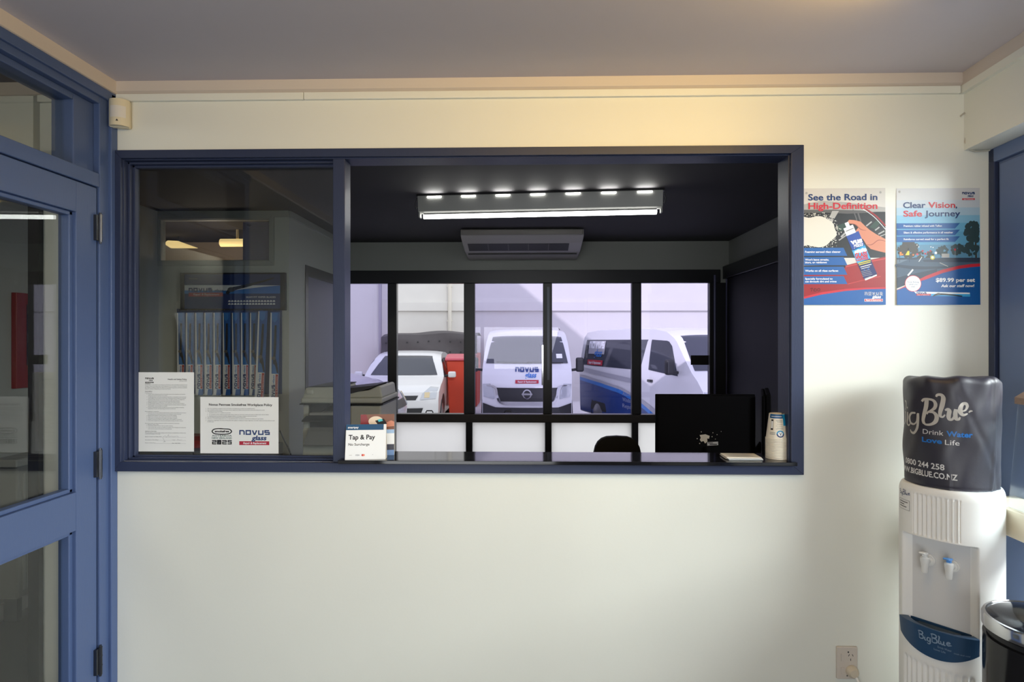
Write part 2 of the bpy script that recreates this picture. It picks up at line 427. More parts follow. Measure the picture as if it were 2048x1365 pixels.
# serving window in the front wall
w1 = struct(empty('window_1', (-.27, 0, .962)))
OX0, OX1, OZ0, OZ1 = -1.5155, .989, .962, 2.140
f = MB()
def frame_y(mb, x0, x1, z0, z1, wl, wr, wb, wt, y0, y1):
    mb.prism([(x0, z0), (x0 + wl, z0 + wb), (x0 + wl, z1 - wt), (x0, z1)], 'y', y0, y1)
    mb.prism([(x1, z0), (x1, z1), (x1 - wr, z1 - wt), (x1 - wr, z0 + wb)], 'y', y0, y1)
    mb.prism([(x0, z0), (x1, z0), (x1 - wr, z0 + wb), (x0 + wl, z0 + wb)], 'y', y0, y1)
    mb.prism([(x0, z1), (x0 + wl, z1 - wt), (x1 - wr, z1 - wt), (x1, z1)], 'y', y0, y1)
frame_y(f, OX0 + .004, OX1, OZ0, OZ1, .0255, .045, .035, .030, -.016, 0)
f.build('casing', M_FRAME, w1, bevel=.0015)
f = MB()
f.box(HX0 - .004, HX0 + .004, -.002, T + .004, HZ0, HZ1); f.box(HX1 - .004, HX1 + .004, -.002, T + .004, HZ0, HZ1)
f.box(HX0, HX1, -.002, T + .004, HZ1 - .004, HZ1 + .004); f.box(HX0, -.66, .004, T + .004, HZ0 - .004, HZ0 + .003)
f.build('jamb_liner', M_FRAME, w1, bevel=.001)
f = MB(); f.box(-.707, -.663, -.002, .070, HZ0, HZ1 - .004)
f.build('mullion', M_FRAME, w1, bevel=.002)
f = MB()
for y0, y1, k in ((.018, .036, .009), (.036, .056, .017)):
    f.box(HX0 + .004, HX0 + .004 + k, y0, y1, HZ0, HZ1 - .004); f.box(-.707 - k * .4, -.707, y0, y1, HZ0, HZ1 - .004)
    f.box(HX0, -.707, y0, y1, HZ1 - .004 - k, HZ1 - .004); f.box(HX0, -.707, y0, y1, HZ0 + .003, HZ0 + .003 + k * .7)
f.build('glazing_bead', M_FRAME, w1, bevel=.002)
f = MB(); f.box(HX0 + .006, -.700, .058, .063, HZ0 + .002, HZ1 - .004); f.build('pane', M_GLASS, w1)

# black counter board
CTZ = 1.010
f = MB(); f.box(-.679, .958, -.034, -.0165, .997, CTZ); f.box(-.6625, .9395, -.0165, .150, .9985, CTZ)
tag(f.build('counter', M_BLACKG, bevel=.0012), 'glossy black counter board along the sill of the open serving window', 'counter')

# hall on the far side of the glazed door, and the office
struct(box('wall_hall', -2.81, -2.71, -4.2, YD, 0, CZ, M_HALL))
struct(box('baseboard_hall', -2.71, -2.696, -4.2, YD, 0, .085, mat('skirting_paint', (.42, .41, .40), .5, linear=True)))
d3 = struct(empty('door_3', (-1.80, .03, 0)))
f = MB(); f.box(-1.827, -1.787, -.022, T + .02, 0, 2.05); f.box(-2.705, -1.787, -.022, T + .02, 2.045, 2.09)
f.build('frame', M_DARKF, d3)

w = MB()
hx0, hx1, hz0, hz1 = atY(318, 0, YD).x, atY(541, 0, YD).x, atY(400, 524, YD).z, atY(400, 437, YD).z
w.box(-2.71, hx0, YD, YD + .08, 0, CZ); w.box(hx0, hx1, YD, YD + .08, 0, hz0); w.box(hx0, hx1, YD, YD + .08, hz1, CZ); w.box(hx1, -1.74, YD, YD + .08, 0, CZ)
w.box(-1.82, -1.74, YD + .08, 2.50, 0, CZ); w.box(-1.82, -1.74, 2.50, YB, 2.04, CZ)
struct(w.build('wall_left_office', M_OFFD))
f = MB(); f.box(-2.71, -1.74, YD - .014, YD, CZ - .045, CZ)
f.prism([(-1.74, CZ), (-1.726, CZ), (-1.726, CZ - .045), (-1.74, CZ - .05)], 'y', YD, YB)
struct(f.build('trim_6', M_OFFW))
w4 = struct(empty('window_4', ((hx0 + hx1) / 2, YD, hz0)))
f = MB(); frame_y(f, hx0 - .03, hx1 + .03, hz0 - .03, hz1 + .02, .035, .035, .035, .028, YD - .015, YD)
frame_y(f, hx0, hx1, hz0, hz1, .012, .012, .012, .012, YD, YD + .06)
f.build('frame', M_OFFW, w4, bevel=.002)
f = MB(); f.box(hx0, hx1, YD + .03, YD + .034, hz0, hz1); f.build('pane', M_GLASS, w4)
# room behind the small window
M_BRN = mat('back_room_paint', (.62, .52, .44), .7, linear=True)
w = MB(); w.box(-4.2, -1.83, YB - .05, YB, 0, CZ); w.box(-4.2, -4.1, YD, YB, 0, CZ); w.box(-4.2, -2.81, YD, YD + .05, 0, CZ)
struct(w.build('wall_back_room', M_BRN))
# dark door in the side wall of the office
d2 = struct(empty('door_2', (-1.76, 3.0, 0)))
f = MB(); f.box(-1.80, -1.735, 2.50, 2.56, 0, 2.04); f.box(-1.80, -1.735, 3.52, YB, 0, 2.04); f.box(-1.80, -1.735, 2.56, 3.52, 1.96, 2.04)
f.build('frame', M_DARKF, d2)
f = MB(); f.box(-1.79, -1.76, 2.56, 3.52, 0, 1.96); f.build('door_leaf', mat('violet_door_paint', (.12, .115, .20), .5, linear=True), d2)

# right wall of the office, with a dark blind-like panelling under a header
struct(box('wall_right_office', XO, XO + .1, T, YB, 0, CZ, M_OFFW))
w = struct(empty('trim_7', (XO, 2, 0)))
f = MB(); f.box(XO - .03, XO, T, YB, 0, 2.03); f.build('panelling', M_DARKW, w)
f = MB(); f.box(XO - .06, XO, T, YB, 2.03, 2.15); f.build('header', M_DARKF, w, bevel=.004)

# back wall with five tinted panes over frosted ones
def bx(px): return atY(px, 683, YB).x
def bz(py): return atY(1053, py, YB).z
w = MB(); w.box(-1.82, XO + .1, YB, YB + .12, bz(541), CZ); w.box(-1.82, XO + .1, YB, YB + .12, 0, .25)
w.box(bx(1440), XO + .1, YB, YB + .12, .25, bz(541))
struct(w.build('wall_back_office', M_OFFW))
w2 = struct(empty('window_2', (0, YB, .25)))
zt, zb, zr = bz(567), bz(828), bz(845)
f = MB(); y0, y1 = YB - .02, YB + .05
f.box(-1.76, bx(1440), y0, y1, zt, bz(541))
xs = [(-1.76, bx(692)), (bx(776), bx(794)), (bx(928), bx(950)), (bx(1086), bx(1104)), (bx(1263), bx(1282)), (bx(1418), XO - .028)]
for a, b in xs: f.box(a, b, y0, y1, zb, zt)
xl = [(-1.76, bx(692)), (bx(776), bx(790)), (bx(932), bx(945)), (bx(1090), bx(1103)), (bx(1263), bx(1276)), (bx(1418), XO - .028)]
for a, b in xl: f.box(a, b, y0, y1, .30, zr)
f.box(-1.76, bx(1440), y0, y1, .25, .31)
f.build('frame', M_DARKF, w2, bevel=.004)
f = MB(); f.box(-1.76, bx(1440), YB - .045, y1, zr, zb); f.build('transom_rail', mat('brown_rail', (.045, .038, .036), .35, linear=True), w2, bevel=.008)
for i in range(5):
    if i == 1: continue                                    # the second light stands open
    a, b = xs[i][1], xs[i + 1][0]
    MB().box(a, b, YB + .010, YB + .015, zb, zt).build('pane', M_TINT, w2)
for i in range(5):
    MB().box(xl[i][1], xl[i + 1][0], YB + .010, YB + .015, .31, zr).build('frosted_pane', M_FROST, w2)
for px in (860, 1016, 1183):
    if px == 1183: continue
    f = MB(); c = Vector((bx(px), YB - .03, zb + .012))
    f.tube([c + Vector((-.035, 0, 0)), c + Vector((-.025, -.006, .018)), c + Vector((.025, -.006, .018)), c + Vector((.035, 0, 0))], .006, 8)
    f.build('catch', M_BLACK, w2)
f = MB(); f.box(bx(1083), bx(1087), YB - .05, YB - .02, bz(770), bz(690)); f.build('pull_handle', M_CHROME, w2, bevel=.002)
f = MB(); f.box(bx(1094), bx(1099), YB - .035, YB - .02, bz(760), bz(575)); f.build('runner', M_METAL, w2)
# corner mouldings beside the last pane
f = MB()
for px, r in ((1428, .011), (1453, .015)): f.tube([(bx(px), YB - .025, 0), (bx(px), YB - .025, bz(552))], r, 12)
struct(f.build('trim_8', mat('violet_grey_gloss', (.10, .10, .20), .25, linear=True), smooth=True))
tag(box('sticker', bx(1382), bx(1418) - .002, YB + .004, YB + .0095, bz(730), bz(711), mat('sticker_black', (.006, .006, .007), .7, linear=True)),
    'black rectangular sticker on the rightmost back window pane', 'sticker')

# ---------------------------------------------------------------- outside
M_EXT = mat('outside_wall_paint', (.72, .70, .665), .8, linear=True, noise=.04, nscale=3)
M_CONC = mat('concrete', (.80, .79, .76), .9, linear=True, noise=.12, nscale=6)
YW = 15.2
struct(box('ground', -14, 16, YB + .12, YW, -.4, -.30, M_CONC))
f = MB(); f.box(-14, 16, YW, YW + .2, -.4, 7)
f.box(atY(1000, 0, YW).x - 3.2, 16, YW - .10, YW, atY(0, 624, YW).z, atY(0, 606, YW).z)
f.box(atY(870, 0, YW).x, atY(1000, 0, YW).x - 3.2, YW - .03, YW, atY(0, 566, YW).z - .02, 7)
struct(f.build('wall_outside', M_EXT, bevel=.02))
f = MB(); x = atY(901, 0, YW).x; f.tube([(x, YW - .16, -.3), (x, YW - .16, 6.8)], .055, 12)
for z in (.4, 2.0, 3.0): f.box(x - .08, x + .08, YW - .19, YW - .1, z, z + .04)
tag(f.build('downpipe', mat('pipe_cream', (.70, .66, .58), .6, linear=True), smooth=True), 'cream downpipe on the outside wall, seen through the open second window light', 'downpipe')
f = MB(); x = atY(763, 0, YW).x; f.tube([(x, YW - .16, -.3), (x, YW - .16, 6.8)], .05, 12)
tag(f.build('downpipe', mat('pipe_grey', (.40, .38, .42), .6, linear=True), smooth=True), 'grey downpipe on the outside wall above the white hatchback', 'downpipe')
# unseen plate added and sloped to cast the slanting shade on the yard
def backproj(px, py):
    p = atY(px, py, YW); t = (p.y - (YB + .3)) / SUN_DIR.y; return p - SUN_DIR * t
p, q = backproj(1038, 568), backproj(1140, 655)
sl = (q.z - p.z) / (q.x - p.x)
def hz(x): return p.z + sl * (x - p.x)
f = MB(); f.prism([(-15, CZ + .2), (7, CZ + .2), (7, max(CZ + .25, hz(7))), ((CZ + .25 - p.z) / sl + p.x, CZ + .25), (-15, hz(-15))], 'y', YB + .12, YB + .32)
struct(f.build('shade_plate', M_EXT))
struct(box('roof', -5, 3, -4.6, YB + .12, CZ + .12, CZ + .2, M_EXT))

# ================================================================== THINGS IN THE RECEPTION ROOM
# ---- motion sensor in the corner
def motion_sensor():
    c = atY(238, 255, -.03)
    e = empty('motion_sensor', (c.x, -.025, c.z))
    e.rotation_euler = (0, 0, .30); ROOT[e.name] = Matrix.Translation(e.location) @ Matrix.Rotation(.30, 4, 'Z')
    H = .100; W = .066
    f = MB(); f.box(-W / 2, W / 2, -.008, .014, 0, H); f.build('back_plate', M_CREAM, e, world=False, bevel=.004)
    def bow(z0, z1, r, a):
        mb = MB()
        def fn(u, v):
            t = (u - .5) * 2 * a; return Vector((W / 2 * math.sin(t) / math.sin(a) * r, -.008 - .022 * r * (math.cos(t) - math.cos(a)) / (1 - math.cos(a)), z0 + (z1 - z0) * v))
        mb.grid(fn, 16, 4); return mb
    m = bow(.002, H - .002, 1.0, 1.1)
    # close top and bottom
    for zz in (.002, H - .002):
        vs = [m.bm.verts.new(Vector((W / 2 * math.sin(t) / math.sin(1.1), -.008 - .022 * (math.cos(t) - math.cos(1.1)) / (1 - math.cos(1.1)), zz))) for t in [(-1 + 2 * k / 16) * 1.1 for k in range(17)]]
        m.face(vs)
    m.build('cover', M_CREAM, e, world=False, smooth=True)
    mm = MB()
    def fl(u, v):
        t = (u - .5) * 1.5; return Vector((W / 2 * math.sin(t) / math.sin(1.1), -.0090 - .022 * (math.cos(t) - math.cos(1.1)) / (1 - math.cos(1.1)), .030 + .042 * v))
    mm.grid(fl, 14, 6); mm.build('lens', mat('sensor_lens', (.74, .70, .64), .3, linear=True), e, world=False, smooth=True)
    f = MB(); f.prism([(-.004, .016), (.004, .016), (0, .023)], 'y', -.0318, -.0295); f.build('indicator', M_BLACK, e, world=False)
    tag(e, 'cream motion sensor high in the corner beside the door frame', 'sensor')
motion_sensor()

# ---- loose cable in the upper right corner
pts = [atY(1921, 233, -.004), atY(1929, 226, -.005), atY(1934, 232, -.006), atY(1934, 262, -.006), atY(1930, 284, -.006), atY(1936, 298, -.007), atY(1950, 303, -.008), atY(1972, 302, -.008), atY(1989, 299, -.008)]
f = MB(); f.tube(pts, .0028, 8)
tag(f.build('cable', mat('painted_cable', (.50, .47, .40), .5, linear=True), smooth=True), 'thin painted cable running down the wall corner to the window head', 'cable')

# ---- posters
def paper_sheet(name, quad_px, Y, bow=0.0, th=.0004):
    pass
M_FOAM = mat('print_foam', (214, 210, 200), .4); M_CARB = mat('print_car_black', (26, 27, 30), .35); M_CARD = mat('print_car_grey', (92, 90, 90), .35)
M_CARR = mat('print_car_red', (150, 24, 30), .35); M_CARR2 = mat('print_car_red_light', (196, 60, 60), .35)
M_SKIN = mat('print_skin', (205, 132, 104), .4); M_SKIN2 = mat('print_skin_dark', (160, 88, 70), .4)
M_CAN1 = mat('print_can_blue', (28, 70, 158), .35); M_CAN2 = mat('print_can_light', (60, 165, 220), .35); M_CAN3 = mat('print_can_dark', (22, 34, 96), .35)
M_BAND = mat('print_band_blue', (12, 88, 160), .4); M_POST = mat('poster_paper', (206, 203, 198), .4); M_YEL = mat('print_yellow', (216, 205, 60), .4)
M_LGREY = mat('print_light_grey', (168, 166, 164), .4); M_GREEN = mat('print_dark_green', (36, 62, 52), .4)

def poster(name, px0, px1, py0, py1, cx0, cx1, cy0, cy1, draw, label):
    a = atY(px0, py0, -.0025); b = atY(px1, py1, -.0025)
    sx = (b.x - a.x) / (cx1 - cx0); sz = (a.z - b.z) / (cy1 - cy0)
    def fn(x, y, L):
        u = (x - cx0) / (cx1 - cx0); v = (y - cy0) / (cy1 - cy0)
        lift = .0025 * v
        return Vector((a.x + (x - cx0) * sx, -.0012 - lift - .00025 * L, a.z - (y - cy0) * sz))
    A = Art(fn)
    A.rect(cx0, cy0, cx1, cy1, M_POST, 0)
    draw(A)
    return tag(A.build(name), label, 'poster')
def sub_rect(A, x0, y0, x1, y1, m, L): A.rect(x0, y0, x1, y1, m, L, 8, max(1, int(abs(y1 - y0) / 45)))
def poster_one(A):
    X0, X1 = 30, 785
    A.poly([(X0, 270), (200, 235), (420, 250), (X1, 300), (X1, 460), (X0, 460)], M_LGREY, .3)
    sub_rect(A, X0, 340, X1, 760, M_CARB, .6)
    A.poly([(X0, 318), (300, 318), (560, 326), (700, 345), (440, 356), (240, 345), (X0, 348)], M_CARD, .9)
    A.poly([(300, 330), (362, 330), (290, 450), (250, 440)], M_LGREY, 1.2); A.stroke([(268, 392), (338, 410)], 8, M_CARB, 1.4)
    for a, b, wd in (((380, 570), (440, 510), 16), ((360, 600), (440, 545), 10), ((610, 470), (660, 430), 12), ((690, 510), (730, 480), 12), ((720, 545), (775, 515), 12), ((735, 565), (785, 545), 8)):
        A.stroke([a, b], wd, M_LGREY, 1.2)
    A.poly([(330, 470), (440, 430), (440, 500), (360, 520)], M_GREEN, 1.1); A.poly([(640, 480), (700, 420), (740, 440), (690, 500)], M_GREEN, 1.1)
    A.spline([(600, 310), (690, 370), (760, 440), (785, 470)], 14, M_CARR, 1.2); A.spline([(560, 300), (680, 385), (785, 500)], 5, M_PWHITE, 1.3)
    A.stroke([(490, 320), (520, 400), (530, 470)], 10, M_CARD, 1.2); A.stroke([(530, 330), (560, 430)], 14, M_CARD, 1.2)
    # red car body
    A.poly([(X0, 830), (420, 830), (560, 795), (X1, 750), (X1, 1120), (X0, 1140)], M_CARR, 1.2)
    A.spline([(410, 845), (560, 810), (785, 768)], 10, M_CARR2, 1.4); A.spline([(440, 1000), (600, 960), (740, 930)], 6, M_CARR2, 1.4)
    A.poly([(X0, 830), (420, 825), (420, 850), (X0, 850)], M_CARB, 1.5)
    # foam cloud with a spattered edge
    rnd = random.Random(3)
    for i in range(420):
        t = rnd.random() * 2 * PI; r = rnd.gauss(1.0, .13)
        x = 150 + 185 * r * math.cos(t); y = 520 + 150 * r * math.sin(t)
        if X0 + 4 < x < 420 and 345 < y < 668:
            k = rnd.uniform(2.0, 6.0); A.poly([(x - k, y), (x, y - k), (x + k, y), (x, y + k)], M_FOAM, 1.6)
    pts = [(X0, 380)] + [(150 + 185 * (1 + .05 * math.sin(7 * t)) * math.cos(t), 520 + 140 * (1 + .05 * math.cos(5 * t)) * math.sin(t)) for t in [(-1.9 + 3.9 * k / 28) for k in range(29)]] + [(X0, 655)]
    pts = [(max(X0, x), min(664, y)) for x, y in pts]
    A.poly(pts, M_FOAM, 1.7)
    # hand
    A.poly([(785, 590), (700, 545), (640, 505), (600, 470), (560, 430), (500, 415), (455, 412), (440, 428), (452, 446), (500, 452), (540, 480), (520, 505), (508, 530), (530, 560), (580, 590), (610, 640), (650, 680), (720, 700), (785, 715)], M_SKIN, 2)
    A.spline([(452, 446), (510, 455), (560, 500), (610, 510)], [3, 6, 8, 3], M_SKIN2, 2.2); A.spline([(610, 640), (660, 640), (720, 600), (785, 610)], [3, 8, 8, 4], M_SKIN2, 2.2)
    A.poly([(440, 585), (460, 590), (462, 610), (445, 606)], M_SKIN, 2)
    # spray can, tilted
    def C(u, v):   # u across -1..1, v along 0..1 from shoulder to foot
        ax, ay, bx_, by = 492, 560, 648, 935
        dx, dy = bx_ - ax, by - ay; L = math.hypot(dx, dy); nx, ny = -dy / L, dx / L
        return (ax + dx * v - nx * u * 64, ay + dy * v - ny * u * 64)
    def cq(u0, u1, v0, v1, m, L): A.poly([C(u0, v0), C(u1, v0), C(u1, v1), C(u0, v1)], m, L)
    cq(-.95, .95, -.06, .30, M_CAN1, 3); cq(-1, 1, .28, .62, M_CAN2, 3); cq(-1, 1, .60, 1.0, M_CAN3, 3); cq(-.9, .9, .98, 1.03, M_PWHITE, 3)
    cq(-.9, .55, -.24, -.05, M_PWHITE, 3); cq(-.45, .1, -.34, -.22, M_PWHITE, 3); cq(-.75, .45, -.17, -.15, M_GREY, 3.3)
    r = math.atan2(-64, 156) * .55
    A.text('vus', 470, 640, 46, M_PWHITE, w=108, bold=.05, rot=-.22, L=4); A.text('glass', 492, 668, 38, M_PWHITE, w=88, bold=.02, shear=.25, rot=-.2, L=4)
    A.text('GLASS', 508, 762, 40, M_PRED, w=116, bold=.05, rot=-.17, L=4); A.text('CLEANER', 516, 792, 28, M_PRED, w=116, bold=.04, rot=-.17, L=4)
    for k, dx in enumerate((-38, -18, 2, 22, 42)): A.disc(555 + dx, 700 - dx * .28 - (k % 2) * 6, 17, M_PWHITE, 3.4, 12)
    A.stroke([(535, 812), (648, 782)], 8, M_YEL, 4); A.stroke([(542, 826), (648, 798)], 7, M_YEL, 4)
    A.stroke([(555, 846), (655, 820)], 6, M_PWHITE, 4); A.stroke([(562, 862), (640, 842)], 4, M_PWHITE, 4)
    for k in range(4): A.stroke([(560 + k * 4, 888 + k * 14), (640 + k * 8, 868 + k * 14)], 3, M_LGREY, 4)
    A.poly([(582, 868), (596, 862), (592, 884)], M_PBLUE, 4.2); A.poly([(618, 858), (634, 852), (628, 876)], M_PBLUE, 4.2)
    # headline
    A.text('See the Road in', 80, 232, 56, M_NAVY, w=632, bold=.022, L=4); A.text('High-Definition', 82, 312, 56, M_PRED, w=630, bold=.022, L=4)
    for y0, y1, lines in ((668, 742, ('Foaming aerosol glass cleaner',)), (753, 828, ("Won't leave streaks,", 'blurs, or rainbows')), (841, 915, ('Works on all glass surfaces',)), (928, 1000, ('Specially formulated to', 'cut through dirt and grime'))):
        A.poly([(X0, y0), (402, y0), (436, y1), (X0, y1)], M_BAND, 3)
        if len(lines) == 1: A.text(lines[0], 50, (y0 + y1) / 2 + 8, 17, M_PWHITE, w=11.2 * len(lines[0]), bold=.02, L=4)
        else:
            A.text(lines[0], 50, y0 + 31, 16, M_PWHITE, w=10.9 * len(lines[0]), bold=.02, L=4); A.text(lines[1], 50, y0 + 56, 16, M_PWHITE, w=11 * len(lines[1]), bold=.02, L=4)
    # sweep at the foot
    sw = [(X0, 1118), (200, 1075), (420, 1045), (600, 1034), (X1, 1030)]
    A.poly(sw + [(X1, 1048), (600, 1052), (420, 1066), (200, 1098), (X0, 1140)], M_PRED, 3)
    A.poly([(X0, 1136), (200, 1096), (420, 1063), (600, 1049), (X1, 1044), (X1, 1190), (X0, 1190)], M_BAND, 3.2)
    A.spline([(95, 1045), (115, 1035), (112, 1050), (105, 1068)], 3.5, M_INK, 4); A.ring(142, 1054, 12, 3.5, M_INK, 4); A.ring(174, 1052, 12, 3.5, M_INK, 4); A.stroke([(135, 1040), (128, 1064)], 3.5, M_INK, 4)
    A.novus(592, 1076, 165, 27, M_PWHITE, 4, th=.34); A.novus(592, 1076, 165, 27, M_NAVY, 4.6, th=.18)
    A.text('glass', 660, 1130, 26, M_PWHITE, w=78, bold=.03, shear=.25, L=4)
    A.rect(590, 1136, 758, 1161, M_PWHITE, 4); A.rect(593, 1139, 755, 1158, M_PRED, 4.5); A.text('Repair & Replacement', 604, 1154, 11, M_PWHITE, w=140, bold=.02, shear=.2, L=5)
    A.disc(65, 165, 11, M_LGREY, 1); A.disc(740, 162, 11, M_LGREY, 1)
poster('poster', 1605.5, 1771, 377, 610, 30, 785, 122, 1190, poster_one, 'blue and red poster with a hand spraying a glass cleaner can, beside the serving window')

def poster_two(A):
    X0, X1 = 884, 1640
    sky = [(205, 206, 208), (196, 205, 214), (170, 198, 218), (132, 186, 216), (104, 172, 208), (92, 160, 198)]
    ys = [122, 230, 300, 370, 440, 520, 640]
    for i, c in enumerate(sky): sub_rect(A, X0, ys[i], X1, ys[i + 1], mat('print_sky_%d' % i, c, .4), .5)
    DT = mat('print_tree', (44, 66, 70), .4); DT2 = mat('print_tree_brown', (62, 58, 52), .4); RD = mat('print_road', (66, 86, 108), .4); RD2 = mat('print_dash', (44, 58, 78), .4); RD3 = mat('print_road_far', (98, 116, 134), .4)
    sub_rect(A, X0, 640, X1, 760, mat('print_dusk', (88, 140, 172), .4), .5); sub_rect(A, X0, 760, X1, 960, RD3, .6)
    A.spline([(X0, 850), (1020, 780), (1110, 745)], [60, 30, 6], RD, .8)
    rnd = random.Random(5)
    def tree(x, y, r, m, L, n=26):
        for k in range(n):
            t = rnd.random() * 2 * PI; q = math.sqrt(rnd.random()); A.disc(min(X1 - r * .36, max(X0 + r * .36, x + r * q * math.cos(t))), y + r * q * math.sin(t), r * rnd.uniform(.16, .34), m, L + rnd.random() * .05, 9)
    tree(1590, 520, 88, DT, 1.2, 60); A.stroke([(1600, 600), (1604, 760)], 16, DT2, 1.1)
    tree(1560, 680, 66, DT, 1.2, 40); tree(1440, 680, 55, DT, 1.2, 40); tree(1300, 700, 48, DT, 1.2, 36); tree(1000, 680, 75, DT2, 1.2, 50); tree(930, 690, 45, DT2, 1.2, 30); tree(1100, 735, 36, DT2, 1.2, 20); tree(1190, 740, 40, DT2, 1.2, 24)
    A.rect(X0, 760, X1, 775, RD2, 1.15, 6, 1)
    A.poly([(X0, 812), (1080, 770), (1140, 760), (1240, 760), (1640, 800), (1640, 830), (X0, 935)], RD, 1.4)
    A.poly([(1120, 780), (1300, 765), (1640, 772), (1640, 800), (1300, 800), (1130, 796)], RD2, 1.6)
    A.spline([(X0, 830), (1050, 850), (1250, 850), (1400, 838)], [26, 30, 22, 8], RD2, 1.6)
    A.poly([(X0, 940), (1060, 900), (1250, 862), (1250, 890), (X0, 1040)], RD2, 1.5)
    A.stroke([(1033, 866), (985, 922)], 14, M_PWHITE, 1.8); A.stroke([(1115, 750), (1085, 795)], 5, M_PWHITE, 1.8); A.stroke([(1275, 805), (1350, 840)], 6, M_LGREY, 1.8)
    for x, y, r, m in ((1120, 697, 9, M_PRED), (1145, 722, 9, M_PRED), (1190, 697, 8, M_PRED), (1072, 727, 10, M_PRED), (1165, 708, 6, M_PRED), (1413, 685, 10, M_PRED), (1240, 715, 12, M_PWHITE), (1210, 758, 20, M_YEL), (1035, 732, 8, mat('print_orange', (225, 130, 50), .4)), (938, 728, 8, mat('print_orange', (225, 130, 50), .4)), (1070, 642, 5, M_PWHITE), (1085, 660, 5, M_PWHITE), (1195, 660, 5, M_PWHITE), (1215, 665, 5, M_PWHITE)):
        A.disc(x, y, r, m, 2, 14)
    A.disc(1210, 756, 11, M_PWHITE, 2.2, 14); A.poly([(962, 735), (985, 695), (1000, 697), (1000, 735)], M_YEL, 2); A.rect(912, 705, 930, 738, mat('print_orange', (225, 130, 50), .4), 2)
    for x in (912, 1000, 1283, 1567): A.stroke([(x, 670), (x, 800)], 4, RD2, 1.7)
    A.stroke([(1415, 690), (1415, 760)], 3, M_LGREY, 1.7); A.rect(1293, 722, 1362, 758, M_LGREY, 1.6)
    # bottom sweep
    A.poly([(X0, 1055), (1000, 1000), (1150, 925), (1300, 868), (1450, 832), (1560, 817), (X1, 813), (X1, 842), (1560, 850), (1450, 866), (1300, 905), (1150, 965), (1000, 1040), (X0, 1080)], M_PRED, 2.6)
    A.poly([(X0, 1056), (1000, 1015), (1060, 985), (1150, 958), (1300, 900), (1450, 861), (1560, 846), (X1, 840), (X1, 1190), (X0, 1190)], M_BAND, 2.8)
    for y0, y1, xr, t in ((443, 493, 1458, 'Premium rubber infused with Teflon'), (503, 554, 1458, 'Silent & effective performance in all weather'), (564, 615, 1458, 'Reinforce curved steel for a perfect fit')):
        A.poly([(X0, y0), (xr, y0), (xr - 45, y1), (X0, y1)], M_BAND, 3); A.text(t, 948, y1 - 18, 16, M_PWHITE, w=min(448, 10.2 * len(t)), bold=.02, L=4)
    A.text('Clear ', 944, 302, 52, M_NAVY, w=204, bold=.022, L=4); A.text('Vision', 1172, 302, 52, M_PRED, w=244, bold=.022, L=4); A.text(',', 1420, 302, 52, M_NAVY, bold=.022, L=4)
    A.text('Safe', 946, 380, 52, M_PRED, w=170, bold=.022, L=4); A.text('Journey', 1140, 380, 52, M_NAVY, w=322, bold=.022, L=4)
    A.logo(1480, 160, 113, M_NAVY, M_PRED, M_PWHITE, 4)
    A.disc(1032, 995, 75, M_PRED, 3.2, 40); A.disc(1032, 995, 70, M_PWHITE, 3.6, 40)
    for k, t in enumerate(('Free fitting', 'while you', 'wait')): A.text(t, 1032, 987 + 21 * k, 13, M_NAVY, align='c', w=8.6 * len(t), L=4.4)
    A.text('$89.99 per set', 1238, 980, 34, M_PWHITE, w=354, bold=.03, L=4); A.text('Ask our staff now!', 1285, 1028, 24, M_PWHITE, w=298, bold=.03, shear=.12, L=4)
    # wiper pack along the foot
    A.poly([(1040, 1068), (1545, 1080), (1545, 1092), (1060, 1088)], M_PWHITE, 3.4); A.poly([(1190, 1086), (1548, 1090), (1548, 1116), (1190, 1108)], M_CAN2, 3.3)
    A.novus(1064, 1074, 88, 15, M_NAVY, 4, th=.34); A.rect(1062, 1090, 1192, 1105, M_PRED, 4)
    A.text('Repair & Replacement', 1070, 1102, 8, M_PWHITE, w=112, L=5)
    A.spline([(1210, 1112), (1250, 1095), (1340, 1096), (1476, 1112)], [6, 18, 14, 10], M_CARB, 4); A.disc(1262, 1090, 18, M_CARD, 4.2, 16, ry=9)
    A.disc(912, 153, 11, M_LGREY, 1)
poster('poster', 1793, 1960, 377, 610, 884, 1640, 122, 1190, poster_two, "white and blue poster 'Clear Vision, Safe Journey' above the water cooler")

